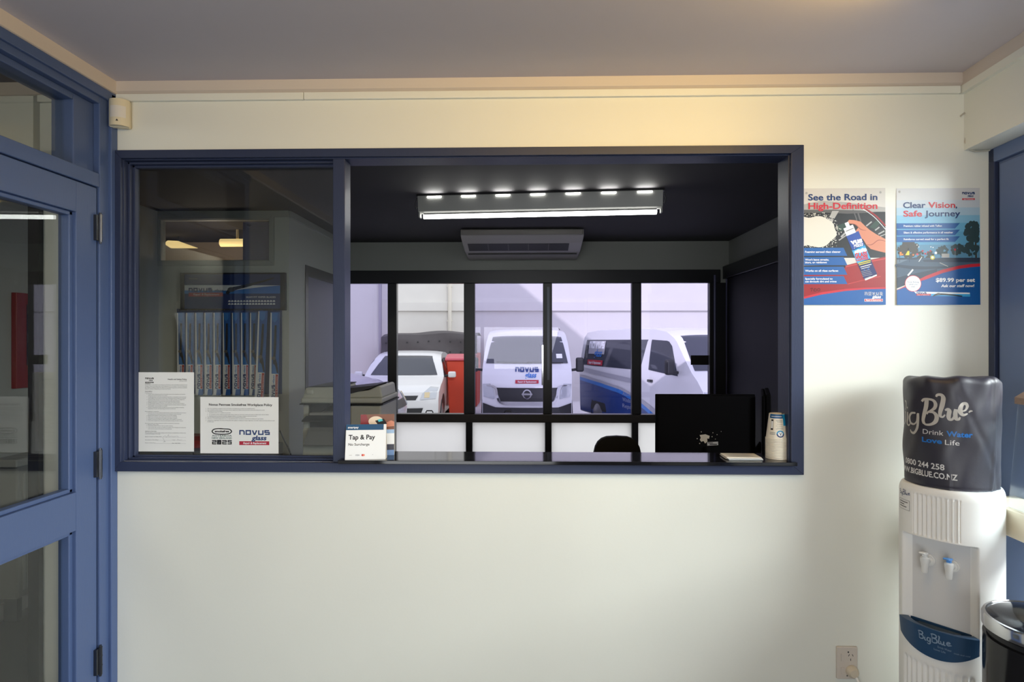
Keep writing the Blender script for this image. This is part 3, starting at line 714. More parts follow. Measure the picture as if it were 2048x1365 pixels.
# ---- notices on the glass of the serving window
def notice(px0, px1, py0, py1, cx0, cx1, cy0, cy1, draw, label, m=M_PAPER):
    a = atY(px0, py0, .0565); b = atY(px1, py1, .0565)
    fn = sheet_map((a.x, .0570, a.z), (1, 0, 0), (0, 0, -1), (0, -1, 0), (b.x - a.x) / (cx1 - cx0), (a.z - b.z) / (cy1 - cy0), cx0, cy0, .0002)
    A = Art(fn); A.rect(cx0, cy0, cx1, cy1, m, 0); draw(A)
    return tag(A.build('notice'), label, 'notice')
def health(A):
    A.logo(137, 176, 116, M_INK, M_INK, M_PAPER, 1)
    A.text('Health and Safety Policy', 707, 206, 17, M_INK, w=260, align='r', bold=.02); A.text('January 2023', 707, 226, 10, M_INK, w=102, align='r')
    L = [(135, 258, 'Obligation', 75, 1), (135, 276, 'Novus Glass is committed to providing and maintaining a safe and healthy workplace for all', 575, 0),
         (135, 295, 'workers, visitors and others who may be affected by our operations. We will comply with', 572, 0),
         (135, 314, 'the Health and Safety at Work Act 2015 and associated regulations, and follow guidance', 574, 0), (135, 332, 'relevant to the Auto Glazing Safety procedures and Practice', 350, 0),
         (135, 366, 'Responsibilities', 98, 1), (135, 386, 'We will ensure that', 96, 0)]
    y = 404
    for t, ww in (('Provide a safe working environment for the duties, work and use of equipment and methods', 508), ('vehicles and safe procedures are in place', 262), ('Provide information, instruction, training and supervision so all employees can ensure they', 520), ('work safely and are aware of the risks, understand and manage the hazards', 515), ('Systematically identify and assess safety through accident investigations', 500), ('and to prevent harm from recurring at work through clear standards', 430), ('Engage employees to take part in the health and safety system', 436), ('Provide adequate facilities, protection and monitoring to the staff of the workplace', 495), ('Provide support and resources to investigate hazards and safety matters, to bring and', 516), ('keep people returning safe and healthy', 262), ('Provide a comprehensive health and safety plan for the site and workplace, emergency', 490), ('equipment is in place, safe operating procedures are followed', 374)):
        L.append((177, y, t, ww, 0)); y += 18.1
    L.append((135, 640, 'Every employee is required to', 192, 0)); y = 659
    for t, ww in (('Ensure their own and others health and safety instructions, policies and procedures, and the needs of', 520), ('all working lines are followed with care and any damage to tools is reported', 450), ('Read and follow instructions to work safely', 390), ('Report any incidents, near misses and accidents immediately', 398), ('Take part in training and in health and safety matters', 396), ('Raise concerns about the health and safety of work', 460), ('Assist with emergency plans that meet the health and safety of staff or visitors', 476)):
        L.append((177, y, t, ww, 0)); y += 18.1
    L += [(135, 804, 'Novus Glass health and safety performance will be reviewed and monitored by', 470, 0), (177, 821, 'Monthly safety audits', 145, 0), (177, 839, 'Quarterly policy reviews with all staff members', 340, 0), (177, 860, 'The Group will consult on health and safety, and training, and measures', 515, 0), (177, 878, 'and review processes with directors and employees', 322, 0), (135, 912, 'Application of This Policy', 158, 1), (135, 932, 'This policy applies to all Novus Glass employees and contractors, including those working at sites', 558, 0), (135, 949, 'controlled and managed by Novus Glass', 208, 0), (135, 986, 'Signed on behalf of the Safety Officer', 232, 0), (135, 1030, 'Acknowledgement of Branch Manager', 186, 0), (505, 1030, 'Location', 48, 0), (135, 1072, 'Directors of Novus Group', 140, 0), (505, 1074, 'Date  26.01.2023', 110, 0)]
    for x, yy, t, ww, b in L: A.text(t, x, yy + 3, 8.4, M_INK, w=ww, bold=.012 + .02 * b, L=1)
    for yy in (404, 440, 476, 513, 531, 549, 586, 659, 695, 713, 731, 749, 767, 821, 839, 860): A.disc(161, yy, 3, M_INK, 1, 8)
    for a, b, yy in ((368, 695, 992), (322, 500, 1034), (560, 695, 1036), (276, 500, 1078), (500, 695, 1078)): A.stroke([(a, yy), (b, yy)], 1.6, M_GREY, 1)
    A.spline([(375, 1000), (392, 1020), (398, 1050), (385, 1058), (415, 1045), (400, 1060)], 2.2, M_GREY, 2); A.spline([(380, 990), (410, 972), (425, 990), (440, 980), (458, 955), (460, 985), (500, 978), (530, 985), (575, 975), (590, 990)], 2.2, M_GREY, 2); A.spline([(570, 1030), (585, 1018), (600, 1030), (640, 1024)], 2, M_GREY, 2)
notice(277, 388, 745, 904, 46, 805, 102, 1188, health, 'tall white health and safety notice at the left end of the glass', M_PAPER)
def smoke(A):
    A.text('Novus Penrose Smokefree Workplace Policy', 1010, 560, 31, M_INK, w=862, bold=.024, slope=.004)
    for n, x, y, t, ww in (('1.', 990, 600, 'We are a smokefree workplace. If you work with us we expect you to follow our smokefree policy.', 648), ('2.', 990, 620, 'Our smokefree policy is about protecting everyone against the effects of second hand smoke when they are at work.', 780), ('3.', 990, 639, 'This means you can not smoke:', 204), ('a.', 1012, 660, 'anywhere inside our workplace, at any time', 292), ('b.', 1012, 684, 'in a company owned vehicle you share with others, unless you have the written permission of others who use the vehicle', 812), ('c.', 1012, 704, 'anywhere we have placed smokefree signage outdoors, including workplace entrances and exits', 650), ('4.', 990, 722, 'We will notify all workers and visitors who come to our workplace of this policy', 522), ('5.', 990, 742, 'We have a smokefree policy that is in our job advertisements, recruitment material and employment agreements', 762), ('6.', 990, 766, 'Vaping and e-cigarettes: The terms of this policy also applies to vaping and using e-cigarettes, and other tobacco products that are used', 914), ('', 990, 784, 'in other ways.', 88)):
        if n: A.text(n, x - 24, y + 4, 9, M_INK, bold=.012, L=1)
        A.text(t, x, y + 4, 9.6, M_INK, w=ww, bold=.012, L=1)
    # smokefree badge
    A.spline([(1290, 890), (1180, 878), (1090, 885), (1054, 915), (1082, 946), (1150, 955), (1215, 952)], [3, 12, 14, 16, 14, 12, 3], M_INK, 1); A.spline([(1085, 948), (1180, 958), (1282, 948), (1318, 918), (1290, 888), (1220, 882), (1150, 884)], [3, 12, 14, 16, 14, 12, 3], M_INK, 1)
    A.text('smokefree', 1187, 928, 25, M_INK, w=196, align='c', bold=.05, shear=.1)
    A.text('AOTEAROA', 1050, 988, 22, mat('print_teal', (40, 80, 82), .5), w=274, bold=.02); A.text('NEW ZEALAND', 1050, 1018, 18, mat('print_teal', (40, 80, 82), .5), w=274, bold=.03)
    A.stroke([(1052, 1044), (1106, 1044), (1106, 1065), (1060, 1065), (1060, 1090), (1112, 1090)], 15, M_INK, 1); A.rect(1120, 1034, 1180, 1099, M_INK, 1); A.spline([(1138, 1092), (1150, 1065), (1158, 1060), (1156, 1078), (1146, 1084)], 3, M_GREY, 2)
    A.stroke([(1190, 1044), (1246, 1044), (1246, 1065), (1198, 1065), (1198, 1090), (1254, 1090)], 15, M_INK, 1); A.stroke([(1322, 1044), (1272, 1044), (1272, 1064), (1314, 1064), (1314, 1090), (1264, 1090)], 15, M_INK, 1)
    A.novus(1426, 900, 412, 62, M_NAVY, 1, th=.28); A.text('glass', 1592, 1036, 62, M_NAVY, w=198, bold=.035, shear=.22)
    A.rect(1424, 1052, 1832, 1105, mat('print_crimson', (176, 32, 58), .5), 1); A.text('Repair & Replacement', 1478, 1090, 25, M_PWHITE, w=312, bold=.025, shear=.2, L=2)
notice(400.5, 557, 794.5, 908, 892, 1958, 440, 1222, smoke, "wide white 'Smokefree Workplace Policy' notice on the glass, right of the taller notice")

# ---- things on the counter
def tent_card(px_l, px_r, py_t, py_b, cx0, cx1, cy0, cy1, Y, rot, draw, label, depth=.055, lean=.02):
    """folded card standing like a tent: front leaf, back leaf, foot; front leaf printed"""
    a = atY(px_l, py_b, Y); b = atY(px_r, py_b, Y); W = (b.x - a.x) / math.cos(rot); H = atY(px_l, py_t, Y + lean).z - CTZ
    e = empty('tent_card', ((a.x + b.x) / 2, Y, CTZ), rot)
    n = (H * H + lean * lean) ** .5
    f = MB(); f.prism([(0, 0), (.0008, 0), (lean + .0008, H), (lean, H)], 'x', -W / 2, W / 2); f.build('front_leaf', mat('card_white', (.82, .82, .82), .4, linear=True), e, world=False)
    f = MB(); f.prism([(depth, 0), (depth + .0008, 0), (lean + .001, H), (lean + .0002, H)], 'x', -W / 2, W / 2); f.prism([(0, 0), (depth, 0), (depth, .001), (0, .001)], 'x', -W / 2, W / 2)
    f.build('back_leaf', mat('card_cream', (.72, .68, .60), .5, linear=True), e, world=False)
    fn = sheet_map((-W / 2, lean - .0004, H), (1, 0, 0), (0, -lean / n, -H / n), (0, -H / n, lean / n), W / (cx1 - cx0), n / (cy1 - cy0), cx0, cy0, .0002)
    A = Art(fn); draw(A); A.build('print', e, world=False)
    return tag(e, label, 'sign')
M_TEAL = mat('print_petrol', (4, 72, 112), .4); M_VISA = mat('print_visa', (90, 92, 110), .4); M_PINK = mat('print_salmon', (236, 140, 110), .4)
def card_front(A):     # sheet coords 0..600 x 0..480
    A.rect(0, 0, 560, 78, M_TEAL, 1); A.rect(0, 78, 600, 480, M_PWHITE, .5); A.text('smartpay', 26, 54, 26, M_PWHITE, w=160, bold=.03)
    A.text('Tap & Pay', 42, 206, 62, M_INK, w=394, bold=.022); A.text('No Surcharge', 44, 290, 33, M_INK, w=312, bold=.01)
    A.text('VISA', 150, 430, 22, M_VISA, w=62, shear=.15); A.disc(258, 420, 15, M_PRED, 2, 16); A.disc(276, 420, 15, M_PINK, 2.4, 16); A.stroke([(60, 420), (100, 420)], 4, M_LGREY, 2); A.stroke([(400, 420), (415, 410)], 4, M_LGREY, 2)
def card_photo(A):     # 0..420 x 0..640
    A.rect(0, 0, 420, 240, mat('print_wood', (120, 74, 52), .4), 1); A.poly([(0, 0), (70, 0), (120, 170), (60, 240), (0, 240)], mat('print_maroon', (130, 36, 40), .4), 1.5)
    A.disc(190, 110, 92, mat('print_bowl', (225, 205, 180), .4), 2, 24, ry=80); A.disc(250, 190, 60, mat('print_bowl2', (226, 190, 120), .4), 2.2, 20)
    A.poly([(70, 190), (190, 150), (230, 170), (120, 240), (70, 240)], M_SKIN, 2.6); A.poly([(260, 160), (380, 100), (420, 120), (420, 190), (300, 200)], M_SKIN, 2.6)
    A.poly([(180, 100), (290, 70), (330, 150), (230, 190)], M_INK, 3); A.poly([(210, 85), (262, 70), (278, 104), (226, 120)], mat('print_aqua', (70, 190, 200), .4), 3.4)
    A.rect(0, 240, 420, 300, mat('print_pale_blue', (160, 190, 225), .4), 1); A.rect(0, 300, 420, 470, M_PWHITE, 1); A.rect(0, 470, 420, 560, mat('print_charcoal', (50, 50, 66), .4), 1.2); A.rect(0, 560, 420, 640, mat('print_soft_blue', (112, 146, 196), .4), 1)
tent_card(722, 787, 829, 919, 0, 420, 0, 640, .062, .18, card_photo, 'tall tent card with a photo of hands, behind the Tap & Pay card', depth=.05, lean=.018)
tent_card(691, 770, 849, 922.5, 0, 600, 0, 480, -.016, .10, card_front, "white 'Tap & Pay' tent card at the left end of the black counter", depth=.042, lean=.026)

# stack of upturned paper cups
M_CUP = mat('cup_paper', (.86, .81, .70), .5, linear=True); M_CUPB = mat('cup_blue', (30, 150, 205), .4); M_CUPN = mat('cup_navy', (16, 84, 138), .4)
cup_c = atY(1553.5, 924, .045); CR, CRT, CHH, PITCH = .0375, .0265, .092, .0056
def cup_mesh():
    f = MB()
    f.lathe([(CR - .0001, .0), (CR + .0019, .0010), (CR + .0019, .0028), (CR - .0004, .0040), (CRT, CHH - .001), (CRT - .0008, CHH), (CRT - .0015, CHH), (CRT - .0016, CHH - .004)], n=40, cap=False)
    f.lathe([(CRT - .0016, CHH - .004), (0.0005, CHH - .004)], n=40, cap=False)
    return f
ordn = ['bottom', 'second', 'third', 'fourth', 'fifth', 'sixth', 'seventh', 'eighth', 'ninth', 'tenth', 'eleventh', 'twelfth', 'thirteenth', 'top']
first = None
for i in range(14):
    z = CTZ + i * PITCH
    if i < 13:
        if first is None:
            f = cup_mesh(); o = f.build('paper_cup', M_CUP, smooth=True, angle=30); first = o
        else: o = first.copy(); COL.objects.link(o)
        o.location = (cup_c.x + 0, .045 + 0, z)
        tag(o, ('bottom paper cup of the upturned stack at the right end of the counter' if i == 0 else ordn[i] + ' cream paper cup from the bottom of the upturned stack on the counter'), 'cup', 'upturned paper cups on the counter')
    else:
        e = empty('paper_cup', (cup_c.x, .045, z)); tag(e, 'top paper cup of the stack, printed blue and white with a round badge', 'cup', 'upturned paper cups on the counter')
        cup_mesh().build('body', M_CUP, e, world=False, smooth=True, angle=30)
        def cf(x, y, L):   # x = angle in degrees (0 faces the camera), y = height in mm from the foot end of the stack
            h = y / 1000.; r = CR - (CR - CRT) * (h / CHH) + .0002 + .0002 * L; t = math.radians(x)
            return Vector((r * math.sin(t), -r * math.cos(t), h))
        A = Art(cf)
        def crect(a0, a1, h0, h1, m, L): A.rect(a0, h0, a1, h1, m, L, max(2, int(abs(a1 - a0) / 8)), 2)
        crect(-75, 22, 76, 91, M_CUPN, 1); crect(22, 75, 50, 91, M_CUPB, 1.3); crect(-62, 14, 82, 84, M_PWHITE, 2)
        for k in range(10): crect(-28 + (k % 3) * 4, 18, 70 - k * 3.4, 70 - k * 3.4 - 1.0, M_GREY, 1) if k not in (3, 5, 7) else None
        crect(-60, -44, 34, 72, M_INK, 1.0)
        crect(-58, -46, 40, 66, M_PWHITE, 1.4)
        for k in range(3): crect(-64, -30, 26 - k * 3.5, 24.6 - k * 3.5, M_GREY, 1)
        for k in range(24):
            t0, t1 = 2 * PI * k / 24, 2 * PI * (k + 1) / 24; c = (-2, 21)
            P = lambda t, r: (c[0] + r * 1.75 * math.cos(t), c[1] + r * math.sin(t))
            A.poly([P(t0, 12.5), P(t1, 12.5), P(t1, 8.3), P(t0, 8.3)], M_CUPB if math.sin((t0 + t1) / 2) > 0 else M_NAVY, 1.5); A.poly([P(t0, 8.3), P(t1, 8.3), c], M_PWHITE, 1.5)
        for a, b in (((-8, 26), (-3, 20)), ((4, 26), (-1, 20)), ((-3, 21), (-2, 16)), ((-1, 21), (0, 16))): A.stroke([a, b], 2.0, M_INK, 2.5)
        A.build('print', e, world=False)

# pile of leaflets: the top sheet pale, askew
lc = atY(1482, 917, .045)
for i, (rot, dx, dy, m) in enumerate(((.03, .004, 0, M_PAPER), (-.05, -.002, .004, mat('leaflet_cream', (.78, .72, .62), .5, linear=True)), (.02, .0, -.004, M_PAPER), (-.03, .0, .002, mat('leaflet_cream', (.78, .72, .62), .5, linear=True)))):
    f = MB(); f.box(-.062, .062, -.040, .040, 0, .0022); f.xform(Matrix.Translation((lc.x + dx, .048 + dy, CTZ + .0001 + i * .0023)) @ Matrix.Rotation(rot, 4, 'Z'))
    if i == 3:
        o = f.build('leaflet', [m, M_GREY]); 
        fn = sheet_map((-.055, .03, .0024), (1, 0, 0), (0, -1, 0), (0, 0, 1), 1, 1, 0, 0, .0001)
        A = Art(fn)
        for k in range(8): A.stroke([(.006 + .004 * (k % 2), .006 + k * .0072), (.098 - .008 * (k % 3), .006 + k * .0072)], .0016, M_GREY, 1)
        A.build('print', o, world=False)
    else: o = f.build('leaflet', m)
    tag(o, ('bottom leaflet', 'second leaflet from the bottom', 'third leaflet from the bottom', 'top cream leaflet with grey print')[i] + ' of the pile on the counter by the monitor', 'leaflet', 'leaflets on the counter')

# ---- double power socket and plug
a, b = atY(1671, 1292, 0), atY(1713, 1357, 0)
M_SOCK = mat('socket_plastic', (.60, .54, .48), .4, linear=True)
e = empty('power_socket', ((a.x + b.x) / 2, 0, b.z)); sw_, sh_ = b.x - a.x, a.z - b.z
f = MB(); f.box(-sw_ / 2, sw_ / 2, -.010, 0, 0, sh_); f.build('plate', M_SOCK, e, world=False, bevel=.004, segs=3)
def sp(x, y): return (-sw_ / 2 + (x - 460) / 590 * sw_, (1245 - y) / 925 * sh_)
for y0, y1 in ((510, 725), (895, 1100)):
    p, q = sp(570, y1), sp(665, y0); f = MB(); f.box(p[0], q[0], -.0125, -.009, p[1], q[1]); f.build('rocker', M_SOCK, e, world=False, bevel=.0012)
f = MB()
for x, y, an in ((795, 555, -.5), (900, 555, .5), (845, 680, 0)):
    p = sp(x, y); c, s_ = math.cos(an), math.sin(an); pts = []
    for u, v in ((-.0010, -.0040), (.0010, -.0040), (.0010, .0040), (-.0010, .0040)): pts.append((p[0] + u * c - v * s_, p[1] + u * s_ + v * c))
    f.prism(pts, 'y', -.0104, -.0099)
p = sp(778, 465); f.prism([(p[0] + .0028 * math.cos(t * PI / 6), p[1] + .0028 * math.sin(t * PI / 6)) for t in range(12)], 'y', -.0104, -.0099)
f.build('pin_holes', M_BLACK, e, world=False); f = MB()
p = sp(745, 1140); f.prism([(p[0] + .0024 * math.cos(t * PI / 6), p[1] + .0024 * math.sin(t * PI / 6)) for t in range(12)], 'y', -.0104, -.0099)
f.build('pin_holes', M_BLACK, e, world=False)
tag(e, 'double power socket low on the wall left of the water cooler', 'socket')
pc = sp(870, 1000); PX, PZ = (a.x + b.x) / 2 + pc[0], b.z + pc[1]
e = empty('power_plug', (PX, -.0105, PZ))
f = MB(); f.lathe([(.0215, 0), (.0215, .007), (.019, .011), (.018, .016), (.014, .021), (0.001, .023)], n=28); f.xform(Matrix.Rotation(PI / 2, 4, 'X')); f.build('body', mat('plug_plastic', (.62, .54, .42), .4, linear=True), e, world=False, smooth=True)
f = MB(); f.tube([(.004, -.014, -.010), (.009, -.024, -.022), (.016, -.030, -.034), (.022, -.032, -.060), (.028, -.028, -.14), (.05, -.022, -PZ + .004)], [.005, .0042, .0038, .0036, .0036, .0036], 10)
f.build('cord', M_WHITE, e, world=False, smooth=True)
tag(e, 'round beige plug with a white cord in the lower outlet', 'plug')

# ================================================================== WATER COOLER, BOTTLE COVER, BIN
BRG = math.radians(34.8)
def polar(bearing_deg, depth_xy): return
CXC, CYC = 1.362, -.218
CROT = -math.radians(51.8)
COOL = empty('water_cooler', (CXC, CYC, 0), CROT)
M_COOL = mat('cooler_white', (.86, .845, .81), .38, linear=True)
M_RECESS = mat('cooler_grey_panel', (.68, .67, .66), .35, linear=True)
RB = .139
def sq(psi):                       # plan outline: a slightly squared circle; psi=0 is the front (-Y)
    n = 2.5; return RB / (abs(math.cos(psi)) ** n + abs(math.sin(psi)) ** n) ** (1 / n) * .965
def sstep(a, b, x):
    t = max(0, min(1, (x - a) / (b - a))); return t * t * (3 - 2 * t)
HALF = math.radians(46)
def rad(psi, z):
    r = sq(psi); p = (psi + PI) % (2 * PI) - PI
    # rounded shoulder
    if z > .955: r -= .016 * (1 - math.sqrt(max(0, 1 - ((z - .955) / .030) ** 2)))
    rib = lambda: (1 - abs(math.sin((p) / math.radians(55) * PI * 10 + PI / 2)) ** 1.5)
    if .828 < z < .963 and abs(p) < math.radians(27.5):
        e = min(sstep(.828, .836, z), 1 - sstep(.955, .963, z)) * (1 - sstep(math.radians(26.5), math.radians(27.5), abs(p)))
        r -= .006 * e * (1 - rib()) - .0015 * e
    if z < .44 and abs(p) < math.radians(42):
        e = (1 - sstep(.425, .44, z)) * (1 - sstep(math.radians(40.5), math.radians(42), abs(p)))
        r -= .005 * e * (1 - (1 - abs(math.sin(p / math.radians(82) * PI * 12)) ** 1.5))
    if .50 < z < .826:
        e = min(1, 1 - sstep(.816, .826, z)) * (1 - sstep(HALF - math.radians(5), HALF, abs(p)))
        # flat back of the niche
        flat = .088 / max(.3, math.cos(p)); r = r * (1 - e) + min(r, flat) * e
    return r
NU, NV = 420, 110
zs = sorted(set([.0, .02, .2, .40] + [.42 + .03 * k / 8 for k in range(9)] + [.50, .5001] + [.55, .62, .70, .78] + [.812 + .03 * k / 20 for k in range(21)] + [.86, .90, .93] + [.952 + .033 * k / 16 for k in range(17)]))
mb = MB(); rings = []
for z in zs: rings.append([mb.bm.verts.new((rad(2 * PI * k / NU, z) * math.sin(2 * PI * k / NU), -rad(2 * PI * k / NU, z) * math.cos(2 * PI * k / NU), z)) for k in range(NU)])
for j in range(len(zs) - 1):
    A_, B_ = rings[j], rings[j + 1]
    for k in range(NU):
        p = (2 * PI * (k + .5) / NU + PI) % (2 * PI) - PI
        mb.face([A_[k], A_[(k + 1) % NU], B_[(k + 1) % NU], B_[k]], 1 if (.50 <= zs[j] < .826 and abs(p) < HALF - math.radians(5)) else 0)
mb.face(rings[0][::-1], 0); mb.face(rings[-1], 0)
mb.build('body', [M_COOL, M_RECESS], COOL, world=False, smooth=True, angle=50)
def cyl(psi_deg, z, r): t = math.radians(psi_deg); return Vector((r * math.sin(t), -r * math.cos(t), z))
# drip tray: blue crescent along the foot of the niche
M_TRAY = mat('tray_blue', (.020, .062, .135), .35, linear=True)
TR = .146
def trayr(p): return sq(p) + .010
mb = MB()
N = 40; HT = math.radians(44)
top_o, top_i, bot_o, well = [], [], [], []
for k in range(N + 1):
    p = -HT + 2 * HT * k / N; r = trayr(p); fr = .088 / math.cos(p)
    zt = .553; zb = .463 + .040 * (abs(p) / HT) ** 2 * 1
    ro = r
    P = lambda rr, z: mb.bm.verts.new((rr * math.sin(p), -rr * math.cos(p), z))
    top_o.append(P(ro, zt)); top_i.append(P(max(fr - .004, .07), zt)); bot_o.append(P(ro - .004, zb))
inn_o = []; inn_b = []
for k in range(N + 1):
    p = -HT + 2 * HT * k / N; s_ = math.cos(p / HT * PI / 2) ** .5; ro = trayr(p); fr = .088 / math.cos(p)
    a = ro - .007; b = fr + .003; a2 = b + (a - b) * s_
    inn_o.append(mb.bm.verts.new((a2 * math.sin(p), -a2 * math.cos(p), .5531))); inn_b.append(mb.bm.verts.new((b * math.sin(p), -b * math.cos(p), .5531)))
for k in range(N):
    mb.face([top_o[k], top_o[k + 1], bot_o[k + 1], bot_o[k]], 0); mb.face([top_o[k], inn_o[k], inn_o[k + 1], top_o[k + 1]], 0)
    mb.face([inn_b[k], top_i[k], top_i[k + 1], inn_b[k + 1]], 0)
    # well
    d = .022
    io = [v.co.copy() for v in (inn_o[k], inn_o[k + 1], inn_b[k + 1], inn_b[k])]
    lo = [mb.bm.verts.new(v - Vector((0, 0, d))) for v in io]; up = [inn_o[k], inn_o[k + 1], inn_b[k + 1], inn_b[k]]
    mb.face([up[0], up[1], lo[1], lo[0]], 0); mb.face([up[2], up[3], lo[3], lo[2]], 0); mb.face(lo, 1)
for k in (0, N): mb.face([top_o[k], top_i[k], bot_o[k]], 0)
mb.build('drip_tray', [M_TRAY, mat('tray_dark', (.010, .022, .04), .4, linear=True)], COOL, world=False)
mb = MB()
for j in range(4):
    pts = []
    for k in range(17):
        p = math.radians(-30 + 60 * k / 16); rr = .088 / math.cos(p) + .010 + j * .009
        if rr < trayr(p) - .010: pts.append((rr * math.sin(p), -rr * math.cos(p), .546))
    if len(pts) > 3: mb.tube(pts, .0016, 6)
mb.build('drip_grille', mat('grille_steel_blue', (.10, .14, .19), .3, .6, linear=True), COOL, world=False)
# taps
M_BLUETAP = mat('tap_blue', (.10, .30, .70), .35, linear=True)
for psi, lever_m, kind in ((-19, M_WHITE, 0), (21, M_BLUETAP, 1)):
    x = .088 * math.tan(math.radians(psi)); y0 = -.088; z = .748
    f = MB()
    f.tube([(x, y0 + .002, z), (x, y0 - .006, z)], .018, 20); f.tube([(x, y0 - .006, z), (x, y0 - .012, z)], .0145, 20); f.tube([(x, y0 - .01, z), (x, y0 - .034, z)], .009, 16)
    f.lathe([(.0085, -.032), (.0095, -.026), (.0105, -.008), (.0125, .004), (.0125, .014), (.008, .018)], (x, y0 - .036, z), 20)
    tp = f.build('tap', M_WHITE, COOL, world=False, smooth=True)
    f = MB(); f.box(x - .006, x + .006, y0 - .042, y0 - .030, z + .017, z + .026)
    f.prism([(y0 - .028, z + .024), (y0 - .028, z + .030), (y0 - .060, z + .036), (y0 - .066, z + .034), (y0 - .060, z + .030)], 'x', x - .008, x + .008)
    f.build('lever', lever_m, tp, world=False, bevel=.0015)
# sticker on the upper left of the front, lettering on tray
def body_map(off):
    def fn(x, y, L):
        p = math.radians(x); r = sq(p) + off + .0003 * L; return Vector((r * math.sin(p), -r * math.cos(p), y))
    return fn
SCRIPT = {'B': [[(0, .95), (.05, 0)], [(-.12, .92), (.1, 1.0), (.42, .95), (.42, .65), (.12, .52), (.45, .46), (.52, .12), (.25, -.03), (.0, .02)]], 'i': [[(.1, .5), (.1, .1), (.2, 0), (.3, .08)], [(.1, .72), (.1, .76)]],
          'g': [[(.42, .5), (.15, .52), (.02, .25), (.15, 0), (.36, .1), (.42, .5), (.40, -.2), (.2, -.38), (.02, -.25)]], 'l': [[(.05, 1.0), (.2, .95), (.12, .15), (.25, 0), (.38, .1)]],
          'u': [[(0, .5), (.08, .1), (.22, 0), (.36, .15), (.4, .5), (.4, .1), (.52, 0), (.6, .08)]], 'e': [[(.02, .25), (.25, .3), (.4, .42), (.28, .54), (.08, .42), (.04, .15), (.2, 0), (.42, .1), (.62, .14)]]}
def script(A, x, y, h, m, kx=1.0, L=2, wd=.13, sgn=1):
    """'BigBlue' in a round hand; h = cap height, baseline y; sgn -1 when y runs down"""
    cx = x
    for ch, adv, dy, sc in (('B', .62, 0, 1), ('i', .34, -.05, .9), ('g', .58, -.05, .95), ('B', .66, .02, 1.15), ('l', .34, .12, 1.0), ('u', .66, .10, .9), ('e', .5, .2, .9)):
        for st in SCRIPT[ch]:
            A.spline([(cx + px_ * h * kx * sc, y + sgn * (py_ * sc + dy) * h) for px_, py_ in st], [h * wd * .55] + [h * wd] * (len(st) - 2) + [h * wd * .5], m, L, 5)
        cx += adv * h * kx
A = Art(body_map(.0004)); K = math.degrees(1 / RB)
A.poly([(-52, .925), (-30, .925), (-30, .962), (-52, .962)], M_COOL, 0)
B_ = Art(lambda x, y, L: body_map(.0004)(math.degrees(x / RB), y, L)); script(B_, math.radians(-51) * RB, .945, .0135, M_NAVY, 1.0, 1)
B_.build('script_label', COOL, world=False)
for x0, x1, y0, y1 in ((-52, -31, .9365, .9372), (-52, -31, .905, .9057)): A.rect(x0, y0 - .008, x1, y1 - .008, M_INK, 1, 8, 1)
for x in (-52, -31.3): A.rect(x, .897, x + .4, .929, M_INK, 1, 1, 4)
for k, (x1, hh) in enumerate(((-34, .0022), (-40, .0022), (-36, .0022))):
    A.rect(-50, .9225 - k * .0075, x1, .9225 - k * .0075 - hh, M_INK, 1, 8, 1)
A.build('label', COOL, world=False)
def tray_map(x, y, L):
    p = math.radians(x); r = trayr(p) - .004 * (.553 - y) / .09 + .0006 + .0003 * L; return Vector((r * math.sin(p), -r * math.cos(p), y))
A = Art(tray_map); M_TL = mat('tray_lettering', (.22, .30, .40), .4, linear=True)
B_ = Art(lambda x, y, L: tray_map(math.degrees(x / RB), y, L)); script(B_, math.radians(-16) * RB, .514, .022, M_TL, 1.0, 1, .15)
B_.build('tray_script', COOL, world=False); A.text('Drink Water', 4, .502, -.0065, M_TL, w=14, L=1); A.text('Love Life', 0, .492, -.006, M_TL, w=12, L=1); A.text('cook and cold', 20, .4985, -.0045, M_TL, w=15, L=1)
A.build('tray_lettering', COOL, world=False)
tag(COOL, 'white freestanding water cooler with two taps and a blue drip tray in the right corner', 'water cooler')

# ---- fabric cover over the bottle
CV = empty('bottle_cover', (CXC, CYC, .985), -BRG)      # local -Y looks at the viewpoint of the photo
M_FAB = mat('cover_fabric', (.020, .017, .030), .45, spec=.7, linear=True, bump=.25, bscale=30)
RC, HC = .127, .340
def cov_r(p, h):
    w = .0016 * math.sin(5 * p + 9 * h / HC) + .0012 * math.sin(9 * p - 14 * h / HC + 1)
    top = sstep(.20, .33, h); w += top * (.0030 * math.sin(16 * p + 2) * sstep(.6, 1.6, p + .2) + .0015 * math.sin(11 * p))
    # long vertical crease on the lit side, oblique folds
    w += .003 * math.exp(-((p - .95 - .1 * (h / HC)) / .05) ** 2) - .0025 * math.exp(-((p - .62 + 1.3 * (h / HC - .5)) / .09) ** 2)
    w += .002 * math.exp(-((p + .25 + .8 * (h / HC - .7)) / .12) ** 2) * sstep(.15, .3, h)
    r = RC + w - .004 * (1 - sstep(0, .10, h)) * (1 if p > 0 else .3)
    if h > HC - .020: r -= .020 * (1 - math.sqrt(max(0, 1 - ((h - HC + .020) / .020) ** 2))) 
    return r
mb = MB(); nu = 192; hs = [0, .004, .008] + [.008 + (HC - .028) * k / 44 for k in range(1, 45)] + [HC - .020 + .020 * math.sin(k / 8 * PI / 2) for k in range(1, 9)]
rings = []
for h in hs:
    ring = []
    for k in range(nu):
        p = 2 * PI * k / nu; p = p if p <= PI else p - 2 * PI; r = cov_r(p, min(h, HC)) - (.0015 if .003 < h < .007 else 0)
        hh = h + (.005 * math.sin(p + 1.0) + .003 * math.sin(7 * p)) * sstep(.2, HC, h)
        ring.append(mb.bm.verts.new((r * math.sin(p), -r * math.cos(p), hh)))
    rings.append(ring)
